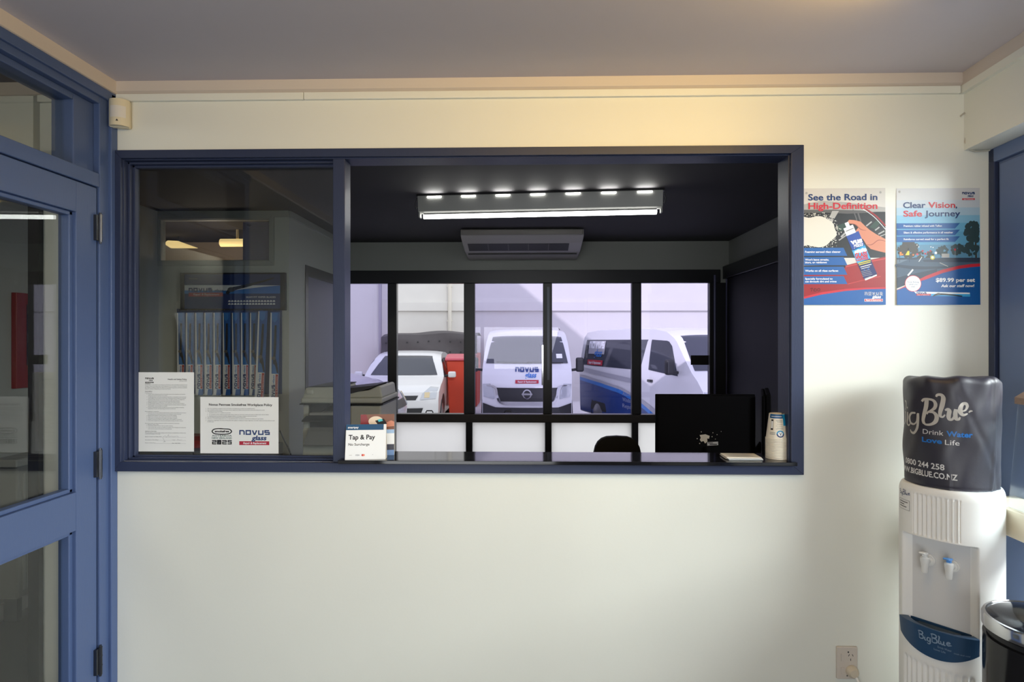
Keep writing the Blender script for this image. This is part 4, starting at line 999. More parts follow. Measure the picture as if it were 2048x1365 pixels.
for a_, b_ in zip(rings, rings[1:]):
    for k in range(nu): mb.face([a_[k], a_[(k + 1) % nu], b_[(k + 1) % nu], b_[k]])
# sagging top
prev = rings[-1]
for q in (.8, .55, .3, .08):
    cur = []
    for v in rings[-1]:
        c = v.co; sag = -.004 * (1 - q * q) + .002 * math.sin(3 * math.atan2(c.y, c.x)) * q * (1 - q) * 4
        cur.append(mb.bm.verts.new((c.x * q, c.y * q, HC + (c.z - HC) * q + sag)))
    for k in range(nu): mb.face([prev[k], prev[(k + 1) % nu], cur[(k + 1) % nu], cur[k]])
    prev = cur
mb.face(prev)
mb.build('fabric', M_FAB, CV, world=False, smooth=True, angle=60)
# lettering: traced outlines laid on the cylinder
def cover_hit(cx, cy):             # crop pixel -> (angle, height) on the cover
    d = ray(1780 + cx / 5.056, 730 + cy / 5.056); ox, oy = CAM.x - CXC, CAM.y - CYC
    a = d.x * d.x + d.y * d.y; b = 2 * (ox * d.x + oy * d.y); c = ox * ox + oy * oy - RC * RC; D = b * b - 4 * a * c
    if D < 0: return None
    t = (-b - math.sqrt(D)) / (2 * a); P = CAM + d * t; v = Matrix.Rotation(BRG, 3, 'Z') @ (P - Vector((CXC, CYC, 0)))
    return (math.atan2(v.x, -v.y), P.z - .985)
def cov_map(x, y, L):
    p = x; h = max(0, min(HC - .02, y)); r = cov_r(p, h) + .0004 + .0003 * L; return Vector((r * math.sin(p), -r * math.cos(p), h))
A = Art(cov_map); M_CREAMP = mat('cover_print_silver', (.50, .47, .43), .4, linear=True); M_CB1 = mat('cover_print_blue', (.012, .17, .55), .4, linear=True); M_CWH = mat('cover_print_white', (.70, .69, .68), .4, linear=True)
A2 = []
class Trace:
    def __init__(s, A): s.A = A
def tr_spline(pts, wds, m):
    P = [cover_hit(*p) for p in pts]; sc = .0016 / 5.056 * 1.0
    P = [(p[0], p[1]) for p in P if p]
    # widths in crop pixels -> metres on the surface; x is an angle so draw in metres then divide
    Q = [(p[0] * RC, p[1]) for p in P]; W = [w_ * .00033 for w_ in wds][:len(Q)]
    B = Art(lambda x, y, L: cov_map(x / RC, y, L)); B.spline(Q, W, m, 1, 7)
    b = len(A.V); A.V += B.V; i = A.mi(m); A.Fc += [(tuple(b + k for k in f_), i) for f_, _ in B.Fc]
# B of 'Blue'
tr_spline([(368, 352), (362, 420), (345, 500), (338, 560), (350, 595)], [40, 40, 36, 30, 24], M_CREAMP)
tr_spline([(320, 372), (340, 350), (390, 348), (440, 362), (462, 400), (450, 440), (410, 466), (385, 478), (372, 500)], [22, 22, 20, 24, 30, 28, 18, 16, 14], M_CREAMP)
tr_spline([(385, 478), (440, 482), (472, 520), (462, 572), (420, 602), (370, 605), (345, 588)], [14, 24, 34, 34, 24, 18, 16], M_CREAMP)
# l, u, e, flick
tr_spline([(468, 325), (480, 305), (520, 306), (540, 340), (528, 410), (508, 480), (510, 520), (535, 528), (556, 505)], [14, 22, 26, 36, 38, 30, 22, 16, 10], M_CREAMP)
tr_spline([(558, 462), (585, 450), (600, 470), (592, 520), (600, 552), (630, 552), (655, 510), (664, 455)], [16, 24, 34, 34, 26, 20, 16, 16], M_CREAMP)
tr_spline([(668, 450), (660, 500), (668, 545), (695, 552), (706, 530)], [30, 34, 32, 20, 12], M_CREAMP)
tr_spline([(712, 470), (760, 462), (782, 425), (770, 395), (735, 400), (712, 440), (712, 482), (740, 508), (785, 494)], [10, 14, 22, 26, 28, 36, 36, 24, 10], M_CREAMP)
tr_spline([(796, 484), (812, 470), (832, 468)], [8, 16, 8], M_CREAMP)
# tail of 'Big' coming round the side
tr_spline([(262, 488), (225, 490), (205, 530), (212, 585), (245, 600), (272, 570), (280, 500)], [16, 20, 26, 24, 16, 14, 18], M_CREAMP)
tr_spline([(284, 490), (286, 560), (278, 640), (245, 688), (212, 680), (204, 655)], [22, 26, 28, 24, 20, 14], M_CREAMP)
tr_spline([(188, 478), (184, 540), (176, 590), (190, 612), (206, 596)], [22, 24, 22, 16, 10], M_CREAMP)
tr_spline([(180, 428), (188, 440)], [20, 20], M_CREAMP)
tr_spline([(152, 360), (166, 380), (166, 420), (156, 455)], [14, 18, 18, 12], M_CREAMP); tr_spline([(150, 470), (164, 500), (160, 560), (146, 600)], [14, 18, 18, 12], M_CREAMP)
A.build('script_lettering', CV, world=False); A = Art(cov_map)
def ctext(t, x0, y0, x1, y1, hpx, m, bold=0, L=2, kw=1.0):
    a = cover_hit(x0, y0); b = cover_hit(x1, y1); h = abs(cover_hit((x0 + x1) / 2, (y0 + y1) / 2 - hpx)[1] - cover_hit((x0 + x1) / 2, (y0 + y1) / 2)[1])
    A.text(t, a[0], a[1], -h, m, w=(b[0] - a[0]) * kw, bold=bold, L=L)
    # straighten: text runs level round the cover
ctext('Drink', 340, 695, 540, 718, 48, M_CWH); ctext('Water', 570, 722, 836, 738, 52, M_CB1, .03); ctext('Love', 330, 776, 526, 800, 48, M_CB1, .03); ctext('Life', 556, 808, 704, 816, 50, M_CWH)
A.build('slogan_lettering', CV, world=False); A = Art(cov_map)
ctext('0800 244 258', 166, 988, 552, 1058, 56, M_CWH, .02); ctext('WWW.BIGBLUE.CO.NZ', 137, 1050, 684, 1144, 56, M_CWH, .025)
A.build('contact_lettering', CV, world=False)
tag(CV, 'dark fabric cover printed with silver script lettering over the bottle on the water cooler', 'cover')

# ---- pedal bin in front of the cooler
BX, BY, BR, BH = 1.374, -.565, .140, .70
BIN = empty('waste_bin', (BX, BY, 0))
M_BINB = mat('bin_black', (.010, .010, .012), .12, linear=True); M_LID = mat('bin_lid', (.020, .026, .045), .10, linear=True)
f = MB(); f.lathe([(BR - .004, 0), (BR - .002, .03), (BR - .002, BH - .055), (BR - .010, BH - .052)], n=64); f.build('body', M_BINB, BIN, world=False, smooth=True, angle=40)
f = MB(); f.lathe([(BR - .010, BH - .054), (BR - .010, BH - .036), ], n=64, cap=False); f.build('gap', M_BLACK, BIN, world=False, smooth=True)
f = MB(); f.lathe([(BR - .004, BH - .037), (BR, BH - .033), (BR, BH - .006), (BR - .003, BH), (BR - .009, BH + .001), (BR - .010, BH - .003)], n=64, cap=False); f.build('rim', M_CHROME, BIN, world=False, smooth=True, angle=40)
f = MB(); f.lathe([(BR - .010, BH - .003), (BR * .8, BH + .004), (BR * .5, BH + .009), (.001, BH + .011)], n=64, cap=False); f.build('lid', M_LID, BIN, world=False, smooth=True, angle=60)
f = MB(); f.lathe([(BR + .001, 0), (BR + .001, .028), (BR - .004, .032)], n=64, cap=False); f.build('base_ring', M_BLACK, BIN, world=False, smooth=True, angle=40)
f = MB(); f.prism([(-.03, -BR - .045), (.03, -BR - .045), (.025, -BR + .01), (-.025, -BR + .01)], 'z', .012, .020); f.build('pedal', M_CHROME, BIN, world=False, bevel=.003)
tag(BIN, 'glossy black round pedal bin with a chrome rim in front of the water cooler', 'bin')

# ---- clear display stand with a wooden top on the ledge
SY0, SY1 = -.262, -.50
f = empty('display_stand', (RX(-.38, .022), -.38, .92))
M_ACR = glass('clear_acrylic', (.93, .96, .98), 1.6, .30)
m = MB()
def Lx(y, o): return RX(y, o)
for o0, o1 in ((-.036, -.006), (.072, .044)):
    sg = .003 if o1 > o0 else -.003
    vs = [(Lx(SY0, o0), SY0, .9205), (Lx(SY1, o0), SY1, .9205), (Lx(SY1, o1), SY1, 1.245), (Lx(SY0, o1), SY0, 1.245)]
    A_ = [m.bm.verts.new(v) for v in vs]; B_ = [m.bm.verts.new((v[0] + sg, v[1], v[2])) for v in vs]
    m.face(A_); m.face(B_[::-1])
    for k in range(4): m.face([A_[k], A_[(k + 1) % 4], B_[(k + 1) % 4], B_[k]])
m.build('clear_sheet', M_ACR, f)
m = MB(); y0, y1 = SY0 + .006, SY1 - .006
for a_, b_, z0, z1 in ((-.012, .05, 1.243, 1.263),): rbox(m, y0, y1, a_, b_, z0, z1)
vs0 = [m.bm.verts.new((Lx(y0, a_), y0, z)) for a_, z in ((-.012, 1.2635), (.05, 1.2635), (.019, 1.282))]; vs1 = [m.bm.verts.new((Lx(y1, a_), y1, z)) for a_, z in ((-.012, 1.2635), (.05, 1.2635), (.019, 1.282))]
m.face(vs0); m.face(vs1)
for k in range(3): m.face([vs0[k], vs0[(k + 1) % 3], vs1[(k + 1) % 3], vs1[k]])
m.build('wooden_top', mat('pale_wood', (.42, .30, .22), .5, linear=True, noise=.15, nscale=20, stretch=(1, 8, 8)), f)
tag(f, 'clear plastic stand with a pale wooden top on the cream ledge by the water cooler', 'stand')

# ================================================================== THE OFFICE BEHIND THE WINDOW
# ---- ceiling batten with a bare tube
M_TUBE = mat('tube_glow', (1.0, .99, .96), emit=10.0, linear=True); M_UP = mat('slot_glow', (1.0, 1.0, .96), emit=22.0, linear=True)
M_BATT = mat('batten_enamel', (.34, .34, .32), .4, linear=True)
def light_fixture():
    Z_ = 3.85; Y = Z_ - DIST
    pl, pr = atY(835, 390, Y), atY(1320, 386, Y); yl, yr = Y + .06, Y - .06
    L = Vector((pr.x - pl.x, yr - yl, 0)); ang = math.atan2(L.y, L.x); ln = L.length
    zb_ = atY(1077, 423, Y).z; ztube = atY(1077, 428.5, Y).z
    e = empty('ceiling_light', ((pl.x + pr.x) / 2, Y, ztube - .02), ang); z0 = ztube - .02
    H0, H1 = zb_ - z0, CZ - z0 - .014
    f = MB(); f.prism([(-.045, H1), (.045, H1), (.03, H0 + .01), (.012, H0), (-.012, H0), (-.03, H0 + .01)], 'x', -ln / 2, ln / 2); f.build('body', M_BATT, e, world=False, bevel=.003)
    f = MB(); f.box(-ln / 2 - .01, ln / 2 + .01, -.03, .03, H1 - .002, H1 + .0135); f.build('mounting_strip', M_BLACK, e, world=False)
    tl, trr = atY(844, 433, Y).x - (pl.x + pr.x) / 2, atY(1310, 423, Y).x - (pl.x + pr.x) / 2
    f = MB(); f.tube([(tl, 0, .020), (trr, 0, .020)], .0165, 32)
    bmesh.ops.recalc_face_normals(f.bm, faces=f.bm.faces); up_ = [q for q in f.bm.faces if q.normal.z > .62]
    g = MB()
    for q in up_: g.face([g.bm.verts.new(v.co) for v in q.verts])
    bmesh.ops.remove_doubles(g.bm, verts=g.bm.verts, dist=1e-6); bmesh.ops.delete(f.bm, geom=up_, context='FACES')
    f.build('tube', M_TUBE, e, world=False, smooth=True, angle=50); g.build('tube_back', M_BATT, e, world=False, smooth=True)
    for sx in (-1, 1):
        f = MB(); x = sx * (ln / 2 - .006); f.box(x - .006, x + .006, -.022, .022, .01, H0 + .03); f.build('lamp_holder', M_BATT, e, world=False, bevel=.004)
        f = MB(); x = sx * (ln / 2 + .008); f.tube([(x, -.02, H1 - .01), (x + sx * .010, -.035, H1 - .05), (x + sx * .002, -.04, H1 - .085), (x - sx * .006, -.03, H1 - .07)], .004, 8); f.build('clip', M_CHROME, e, world=False, smooth=True)
    for k in range(7):
        x = -ln / 2 + ln * (k + .5) / 7
        f = MB()
        f.box(x - .045, x + .045, -.0475, -.0455, H1 - .014, H1 - .006); f.build('light_slot', M_UP, e, world=False)
        d = bpy.data.lights.new('slot_light', 'AREA'); d.shape = 'RECTANGLE'; d.size = .11; d.size_y = .02; d.energy = .20; d.color = (1, .99, .94)
        lo = bpy.data.objects.new('slot_light', d); COL.objects.link(lo); lo.parent = e; lo.location = (x, -.054, H1 - .012)
        lo.rotation_euler = Vector((0, -.75, .66)).to_track_quat('-Z', 'Y').to_euler()
    tag(e, 'long ceiling batten with a bare glowing white tube in the office', 'ceiling light')
light_fixture()

# ---- air conditioner under the ceiling
def aircon():
    x0, x1 = atY(921, 0, 2.90).x, atY(1168, 0, 2.90).x; yF = 2.90; W = x1 - x0
    def zz(py, Y): return atY(1050, py, Y).z
    e = empty('air_conditioner', ((x0 + x1) / 2, yF, zz(522, 3.5)))
    M_AC = mat('aircon_plastic', (.42, .40, .38), .5, linear=True); M_ACD = mat('aircon_dark', (.03, .028, .028), .6, linear=True)
    P = [(yF, CZ - .004), (yF, zz(470, yF)), (yF + .12, zz(486, yF + .12)), (yF + .30, zz(503, yF + .30)), (YB - .05, zz(521, YB - .05)), (YB - .02, CZ - .004)]
    f = MB(); f.prism(P, 'x', x0, x1)
    for v in f.bm.verts:
        if v.co.y > yF + .4: v.co.x = (v.co.x - (x0 + x1) / 2) * .985 + (x0 + x1) / 2
    f.build('body', M_AC, e, bevel=.012, segs=3)
    f = MB(); f.box(x0 + .01, x1 - .01, yF - .012, yF + .02, CZ - .055, CZ - .010); f.build('top_panel', mat('aircon_front', (.24, .22, .21), .5, linear=True), e, bevel=.006)
    ya, yb = yF + .135, yF + .285; za, zb2 = zz(487.5, ya), zz(501.5, yb)
    sl0, sl1 = x0 + W * .045, x0 + W * .89
    f = MB(); f.prism([(ya, za - .003), (yb, zb2 - .003), (yb, zb2 + .01), (ya, za + .01)], 'x', sl0, sl1); f.build('outlet', M_ACD, e)
    for k in range(1, 5):
        f = MB(); x = sl0 + (sl1 - sl0) * k / 5 * 1.0; f.prism([(ya, za - .005), (yb, zb2 - .005), (yb, zb2), (ya, za)], 'x', x - .004, x + .004); f.build('vane', mat('aircon_vane', (.08, .075, .075), .5, linear=True), e)
    f = MB(); yc = yF + .37; zc = zz(508.5, yc); f.box(x0 + .03, x1 - .03, yc - .005, yc + .005, zc - .004, zc + .006); f.build('seam', M_ACD, e)
    tag(e, 'wide pale air conditioner under the office ceiling above the back windows', 'air conditioner')
aircon()

# ---- desk, screens, chair
M_DESK = mat('desk_top', (.10, .10, .105), .45, linear=True)
e = empty('desk', (.75, 1.25, 0))
f = MB(); f.box(.25, 1.86, .90, 1.50, .70, .725); f.build('desk_top', M_DESK, e, bevel=.003)
for x in (.28, 1.80):
    f = MB(); f.box(x, x + .03, .93, 1.47, 0, .70); f.build('leg', M_METAL, e)
tag(e, 'dark office desk behind the serving counter carrying the two monitors', 'desk')
def monitor(name, cx, cy, rot, W, H, zbot, label, side=False):
    e = empty(name, (cx, cy, .726), rot); z = zbot - .726     # local -Y is the back of the screen
    M_MON = mat('monitor_black', (.003, .003, .004), .8, spec=.08, linear=True)
    f = MB(); f.box(-W / 2, W / 2, -.004, .018, z, z + H); f.build('bezel', M_MON, e, world=False, bevel=.004)
    f = MB(); f.box(-W / 2 + .004, W / 2 - .004, -.024, -.004, z + .004, z + H - .004); f.build('back_shell', M_MON, e, world=False, bevel=.010, segs=3)
    f = MB(); f.box(-W / 2 + .008, W / 2 - .008, .018, .0195, z + .012, z + H - .008); f.build('screen', mat('screen_off', (.006, .006, .008), .15, linear=True), e, world=False)
    f = MB(); f.tube([(0, -.020, z + .05), (0, -.04, z + .02), (0, -.05, .01)], .017, 12); f.build('stand', M_MON, e, world=False, smooth=True)
    f = MB(); f.prism([(.11 * math.cos(t * PI / 12), -.05 + .085 * math.sin(t * PI / 12)) for t in range(24)], 'z', 0, .012); f.build('foot', M_MON, e, world=False, bevel=.003)
    tag(e, label, 'monitor'); return e
Yc = .95; a, b = atY(1313, 922, Yc), atY(1513, 790, Yc)
mon = monitor('monitor', (a.x + b.x) / 2, Yc + .02, 0.0, b.x - a.x, .325, b.z - .325, 'large black monitor seen from behind over the counter')
# torn sticker residue and barcode label on its back
fn = sheet_map((-(b.x - a.x) / 2, -.0248, b.z - .726), (1, 0, 0), (0, 0, -1), (0, -1, 0), (b.x - a.x) / 605, .325 / 397, 645, 820, .0003)
A = Art(fn); M_TORN = mat('torn_sticker', (.55, .50, .42), .7, linear=True)
A.poly([(905, 1075), (940, 1070), (965, 1080), (962, 1098), (950, 1096), (952, 1115), (938, 1128), (928, 1112), (915, 1118), (906, 1105), (912, 1092)], M_TORN, 1)
for x, y, r in ((890, 1098, 3), (915, 1055, 3), (985, 1060, 2.5), (1010, 1072, 2.5), (1035, 1052, 2), (980, 1085, 3), (905, 1128, 3), (1000, 1100, 2)): A.disc(x, y, r, M_TORN, 1, 7)
A.build('torn_sticker', mon, world=False); A = Art(fn)
A.poly([(950, 1120), (1016, 1116), (1017, 1138), (951, 1142)], mat('barcode_label', (.42, .42, .42), .5, linear=True), 1.2)
A.rect(955, 1123, 985, 1127, M_INK, 2); A.rect(965, 1130, 1010, 1136, M_INK, 2)
A.build('barcode_label', mon, world=False)
p = atY(1532, 787, 1.10); monitor('monitor', p.x, 1.10, math.radians(-110.5), .48, .335, p.z - .335 + .012, 'black monitor seen edge-on beside the paper cups')

e = empty('office_chair', (atY(1232, 880, 1.62).x, 1.66, 0))
M_SEAT = mat('chair_fabric', (.008, .008, .010), .85, linear=True)
cw = (atY(1280, 880, 1.58).x - atY(1184, 880, 1.58).x) / 2; cz = atY(1232, 872, 1.58).z
f = MB(); n = 24; P = []
for k in range(n):
    t = 2 * PI * k / n; c, s_ = math.cos(t), math.sin(t); P.append((e.location.x + cw * math.copysign(abs(c) ** .62, c), cz - .19 + .19 * math.copysign(abs(s_) ** .62, s_)))
f.prism(P, 'y', 1.55, 1.60); f.build('backrest', M_SEAT, e, bevel=.018, segs=3)
f = MB(); f.prism([(e.location.x + .22 * math.copysign(abs(math.cos(t)) ** .6, math.cos(t)), 1.84 + .21 * math.copysign(abs(math.sin(t)) ** .6, math.sin(t))) for t in [2 * PI * k / 24 for k in range(24)]], 'z', .43, .49); f.build('seat', M_SEAT, e, bevel=.015, segs=3)
f = MB(); f.tube([(e.location.x, 1.60, cz - .2), (e.location.x, 1.615, .55), (e.location.x, 1.68, .42), (e.location.x, 1.80, .415)], .018, 8); f.build('back_bar', M_BLACK, e)
f = MB(); f.tube([(e.location.x, 1.84, .43), (e.location.x, 1.84, .08)], .025, 12); f.build('column', M_BLACK, e)
for k in range(5):
    t = 2 * PI * k / 5 + .3; f = MB(); x, y = e.location.x + .27 * math.cos(t), 1.84 + .27 * math.sin(t)
    f.tube([(e.location.x, 1.84, .10), (x, y, .065)], [.022, .014], 8); lg = f.build('leg', M_BLACK, e)
    f = MB(); f.tube([(x - .01, y - .01, .026), (x + .01, y + .01, .026)], .026, 12); f.build('caster', M_BLACK, lg)
tag(e, 'black office chair with a rounded low backrest beyond the counter', 'chair')

# ---- copier
def copier():
    Y0 = 1.82; ox, oy, k = 580., 740., 7.183
    def P(cx, cy, Y=Y0): return atY(ox + cx / k, oy + cy / k, Y)
    xl, xr = P(165, 500).x, P(1300, 500).x; x0 = xl; W = xr - xl; Y1 = Y0 + .50
    e = empty('copier', ((xl + xr) / 2, Y0 + .25, 0))
    M_CP = mat('copier_body', (.50, .51, .46), .45, linear=True); M_CPD = mat('copier_dark', (.012, .012, .014), .5, linear=True); M_CPG = mat('copier_grey', (.20, .20, .205), .5, linear=True)
    zc = lambda cy: P(700, cy).z
    # cabinet with paper drawers
    f = MB(); f.box(xl, xr, Y0 + .02, Y1, .03, zc(860)); f.build('cabinet', M_CP, e, bevel=.006)
    for i in range(3):
        zt_ = zc(1065) - i * .20; f = MB(); f.prism([(xl + .01, zt_ - .185), (xr - .01, zt_ - .185), (xr - .01, zt_), (xl + .5, zt_), (xl + .44, zt_ - .032), (xl + .36, zt_), (xl + .01, zt_)], 'y', Y0 - .005, Y0 + .022)
        f.build('paper_drawer', M_CP, e, bevel=.004)
    f = MB(); f.prism([(Y0 - .10, zc(1050)), (Y0 + .02, zc(1050)), (Y0 + .02, zc(830)), (Y0 - .02, zc(880))], 'x', xl + .05, xr - .25); f.build('bypass_tray', M_CPG, e, bevel=.004)
    # dark output cavity with side cheek
    f = MB(); f.box(xl + .03, xr - .20, Y0 + .06, Y1, zc(860), zc(500)); f.build('output_bay', M_CPD, e)
    f = MB(); f.box(xr - .21, xr, Y0 + .01, Y1, zc(880), zc(515)); f.build('right_cheek', M_CP, e, bevel=.012, segs=3)
    f = MB(); f.box(xl, xl + .035, Y0 + .03, Y1, zc(880), zc(500)); f.build('left_cheek', M_CP, e, bevel=.006)
    f = MB(); f.prism([(Y0 - .03, zc(650)), (Y0 - .02, zc(615)), (Y0 + .30, zc(590)), (Y0 + .30, zc(640))], 'x', xl + .06, xr - .22); f.build('output_tray', mat('copier_tray', (.30, .30, .29), .5, linear=True), e, bevel=.004)
    f = MB(); f.prism([(xl + .08, zc(505)), (xl + .19, zc(505)), (xl + .13, zc(610)), (xl + .05, zc(610))], 'y', Y0 + .02, Y0 + .055); f.build('panel_arm', M_BLACK, e)
    f = MB(); f.prism([(Y0 - .06, zc(735)), (Y0 - .05, zc(715)), (Y0 + .06, zc(655)), (Y0 + .06, zc(690))], 'x', xl + .02, xr - .24); f.build('lower_tray', M_CPD, e, bevel=.003)
    # scanner bed
    f = MB(); f.box(xl - .01, xr + .02, Y0 - .01, Y1, zc(505), zc(485)); f.build('scanner_seam', M_CPD, e)
    f = MB(); f.box(xl - .005, xr + .012, Y0 - .005, Y1, zc(485), zc(405)); f.build('scanner_lid', M_CP, e, bevel=.012, segs=3)
    # document feeder: left hump, sloping dark tray
    f = MB(); f.prism([(xl, zc(410)), (xl + .02, zc(270)), (xl + .05, zc(252)), (xl + .235, zc(252)), (xl + .245, zc(410))], 'y', Y0 + .02, Y1 - .04); f.build('document_feeder', M_CP, e, bevel=.012, segs=3)
    f = MB(); f.prism([(xl + .01, zc(262)), (xl + .06, zc(243)), (xl + .24, zc(238)), (xl + .24, zc(250)), (xl + .05, zc(256))], 'y', Y0 + .015, Y1 - .035); f.build('feeder_cover', M_CPD, e)
    f = MB(); f.prism([(xl + .245, zc(410)), (xl + .245, zc(345)), (xr - .09, zc(300)), (xr - .02, zc(230)), (xr - .005, zc(260)), (xr + .005, zc(410))], 'y', Y0 + .03, Y1 - .04); f.build('feeder_base', M_CP, e, bevel=.010, segs=3)
    f = MB(); f.prism([(xl + .247, zc(375)), (xl + .247, zc(285)), (xr - .03, zc(222)), (xr - .06, zc(262)), (xr - .20, zc(345))], 'y', Y0 + .015, Y0 + .40); f.build('feeder_tray', mat('copier_tray_dark', (.05, .05, .06), .5, linear=True), e, bevel=.004)
    f = MB(); f.box(xl + .025, xl + .075, Y0 + .005, Y0 + .03, zc(360), zc(285)); f.build('jam_latch', M_CP, e, bevel=.012, segs=3)
    tag(e, 'beige office copier with open paper trays seen behind the mullion', 'copier')
copier()
f = MB(); f.tube([atY(560, 862, 1.95), atY(568, 880, 1.93), atY(578, 900, 1.90), atY(587, 925, 1.88), (-1.56, 1.86, .3), (-1.60, 1.88, .004)], .005, 8)
tag(f.build('hanging_cable', M_BLACK, smooth=True), 'black cable hanging at the left side of the copier', 'cable')
# low cupboard under the display, with a red box on it
e = empty('cupboard', (-2.1, 1.98, 0))
f = MB(); f.box(-2.70, -1.78, 1.82, 2.17, 0, .70); f.build('body', mat('cupboard_grey', (.13, .13, .125), .5, linear=True), e, bevel=.004)
for x in (-2.69, -2.235):
    f = MB(); f.box(x, x + .445, 1.805, 1.82, .06, .69); dr = f.build('door', mat('cupboard_grey', (.13, .13, .125), .5, linear=True), e, bevel=.003)
    f = MB(); f.tube([(x + .30, 1.798, .55), (x + .30, 1.798, .64)], .005, 8); f.build('handle', M_METAL, dr)
tag(e, 'low grey cupboard under the wiper display, behind the notices', 'cupboard')
a, b = atY(384, 910, 1.90), atY(404, 873, 1.90)
e = empty('red_box', ((a.x + b.x) / 2, 1.95, .7005))
f = MB(); f.box(a.x - .06, b.x, 1.90, 2.02, .7005, b.z - .03); f.build('tray', mat('red_plastic', (.30, .012, .014), .4, linear=True), e, bevel=.004)
f = MB(); f.box(a.x - .064, b.x + .004, 1.896, 2.024, b.z - .03, b.z); f.build('lid', mat('red_plastic_dark', (.20, .01, .012), .4, linear=True), e, bevel=.004)
tag(e, 'small red box seen in the gap between the two notices', 'box')

# ---- wiper blade display on the far wall
ox, oy, k = 340., 530., 4.55
def D(cx, cy, Y): return atY(ox + cx / k, oy + cy / k, Y)
M_DSP = mat('display_blue', (.010, .028, .13), .4, linear=True); M_DSPB = mat('display_blue_bright', (.03, .17, .52), .35, linear=True); M_HBLK = mat('header_black', (.006, .006, .009), .4, linear=True)
M_HWH = mat('header_white', (.75, .76, .78), .4, linear=True)
e = empty('wiper_display', (D(550, 700, YD).x, YD - .02, D(550, 700, YD).z))
a, b = D(92, 415, YD - .03), D(1048, 70, YD - .03)
f = MB(); f.box(a.x, b.x, YD - .03, YD - .001, a.z, b.z); f.build('header_board', M_HBLK, e, bevel=.002)
fn = sheet_map((a.x, YD - .0303, b.z), (1, 0, 0), (0, 0, -1), (0, -1, 0), (b.x - a.x) / 956, (b.z - a.z) / 345, 92, 70, .0006)
A = Art(fn); A.rect(133, 85, 1003, 400, M_DSP, 1); A.poly([(133, 183), (600, 185), (1003, 188), (850, 200), (560, 235), (133, 232)], M_HWH, 2); A.poly([(133, 232), (560, 236), (850, 201), (1003, 189), (1003, 262), (133, 262)], M_DSPB, 1.8)
A.novus(172, 212, 214, 32, M_DSP, 3, th=.34); A.text('glass', 402, 246, 26, M_NAVY, w=84, shear=.25, bold=.02, L=3); A.rect(172, 252, 484, 288, mat('header_red', (.32, .015, .03), .4, linear=True), 3); A.text('Repair & Replacement', 215, 277, 17, M_HWH, w=235, shear=.2, L=4)
A.spline([(520, 265), (560, 225), (700, 190), (850, 150), (950, 118)], [30, 34, 26, 16, 8], M_HBLK, 4); A.disc(560, 225, 34, mat('wiper_grey', (.09, .09, .09), .4, linear=True), 4.2, 18, ry=22)
A.text('BEAM FIT WIPER BLADES', 695, 302, 15, M_HWH, w=268, L=3); A.text('Premium', 175, 130, 12, M_GREY, w=80, L=3)
rnd = random.Random(2)
for y in (322, 348):
    for i in range(16):
        x = 530 + i * 27; A.poly([(x, y + 12), (x + 5, y + 4), (x + 12, y), (x + 20, y + 3), (x + 25, y + 12), (x + 20, y + 16), (x + 4, y + 16)], M_HWH, 3)
A.build('header_print', e)
a, b = D(62, 1175, YD - .012), D(1015, 400, YD - .012)
f = MB(); f.box(a.x, b.x, YD - .012, YD - .001, a.z, b.z); f.build('back_panel', M_DSP, e, bevel=.001)
for i in range(11):
    cx = (98 + 83.5 * i) if i < 9 else (862, 960)[i - 9]
    p = D(cx, 428, YD - .02); f = MB(); f.tube([(p.x, YD - .012, p.z + .012), (p.x, YD - (.05 if i < 9 else .08), p.z + .012)], .003, 6); f.build('hook', M_CHROME, e)
tag(e, 'dark blue wall display board with a wiper picture header behind the glass', 'display board')
# one pack: card with white edge, blade, printed logo; sheet coords: x 0..70, y 0..760 (crop units)
def pack_proto():
    s_ = (D(100, 0, YD - .04).x - D(0, 0, YD - .04).x) / 100
    W, H = 66 * s_, 745 * s_
    r = empty('wiper_pack', (0, 0, 0))
    f = MB(); f.box(-W / 2, W / 2, -.004, .004, -H, 0); f.build('card', mat('pack_blue', (.015, .10, .36), .3, linear=True), r, world=False, bevel=.001)
    fn = sheet_map((-W / 2, -.0042, 0), (1, 0, 0), (0, 0, -1), (0, -1, 0), s_, s_, 0, 0, .0004)
    A = Art(fn); A.poly([(0, 6), (8, 6), (20, 745), (0, 745)], M_HWH, 1); A.poly([(8, 6), (54, 6), (50, 60), (30, 80), (12, 60)], M_DSPB, 1); A.rect(20, 400, 62, 470, M_DSPB, 1)
    A.poly([(14, 470), (66, 470), (66, 690), (32, 690), (24, 745), (14, 745)], M_HWH, 1.2)
    A.rect(46, 474, 64, 686, mat('pack_red', (.42, .03, .02), .4, linear=True), 2); A.text('Repair & Replacement', 60, 670, 9, M_HWH, w=180, rot=-PI / 2, L=3)
    A.novus(20, 686, 132, 22, M_DSP, 2, rot=-PI / 2, th=.34); A.text('glass', 38, 548, 15, M_DSPB, w=66, rot=-PI / 2, shear=.2, bold=.02, L=2)
    A.build('print', r, world=False)
    f = MB(); q = lambda x, y: (-W / 2 + x * s_, -y * s_)
    f.prism([q(34, 100), q(46, 100), q(47, 250), q(43, 345), q(58, 400), q(66, 465), q(58, 465), q(44, 410), q(30, 390), q(26, 345), q(30, 320)], 'y', -.012, -.0045)
    bl = f.build('blade', mat('blade_black', (.008, .008, .009), .35, linear=True), r, world=False, bevel=.001)
    f = MB(); c = q(32, 352); f.tube([(c[0], -.016, c[1]), (c[0], -.011, c[1])], .011, 14); f.build('connector', mat('wiper_grey', (.09, .09, .09), .4, linear=True), bl, world=False)
    return r
proto = pack_proto()
nth = ['leftmost', 'second from left', 'third from left', 'fourth from left', 'fifth from left', 'sixth from left', 'seventh from left', 'eighth from left', 'ninth from left']
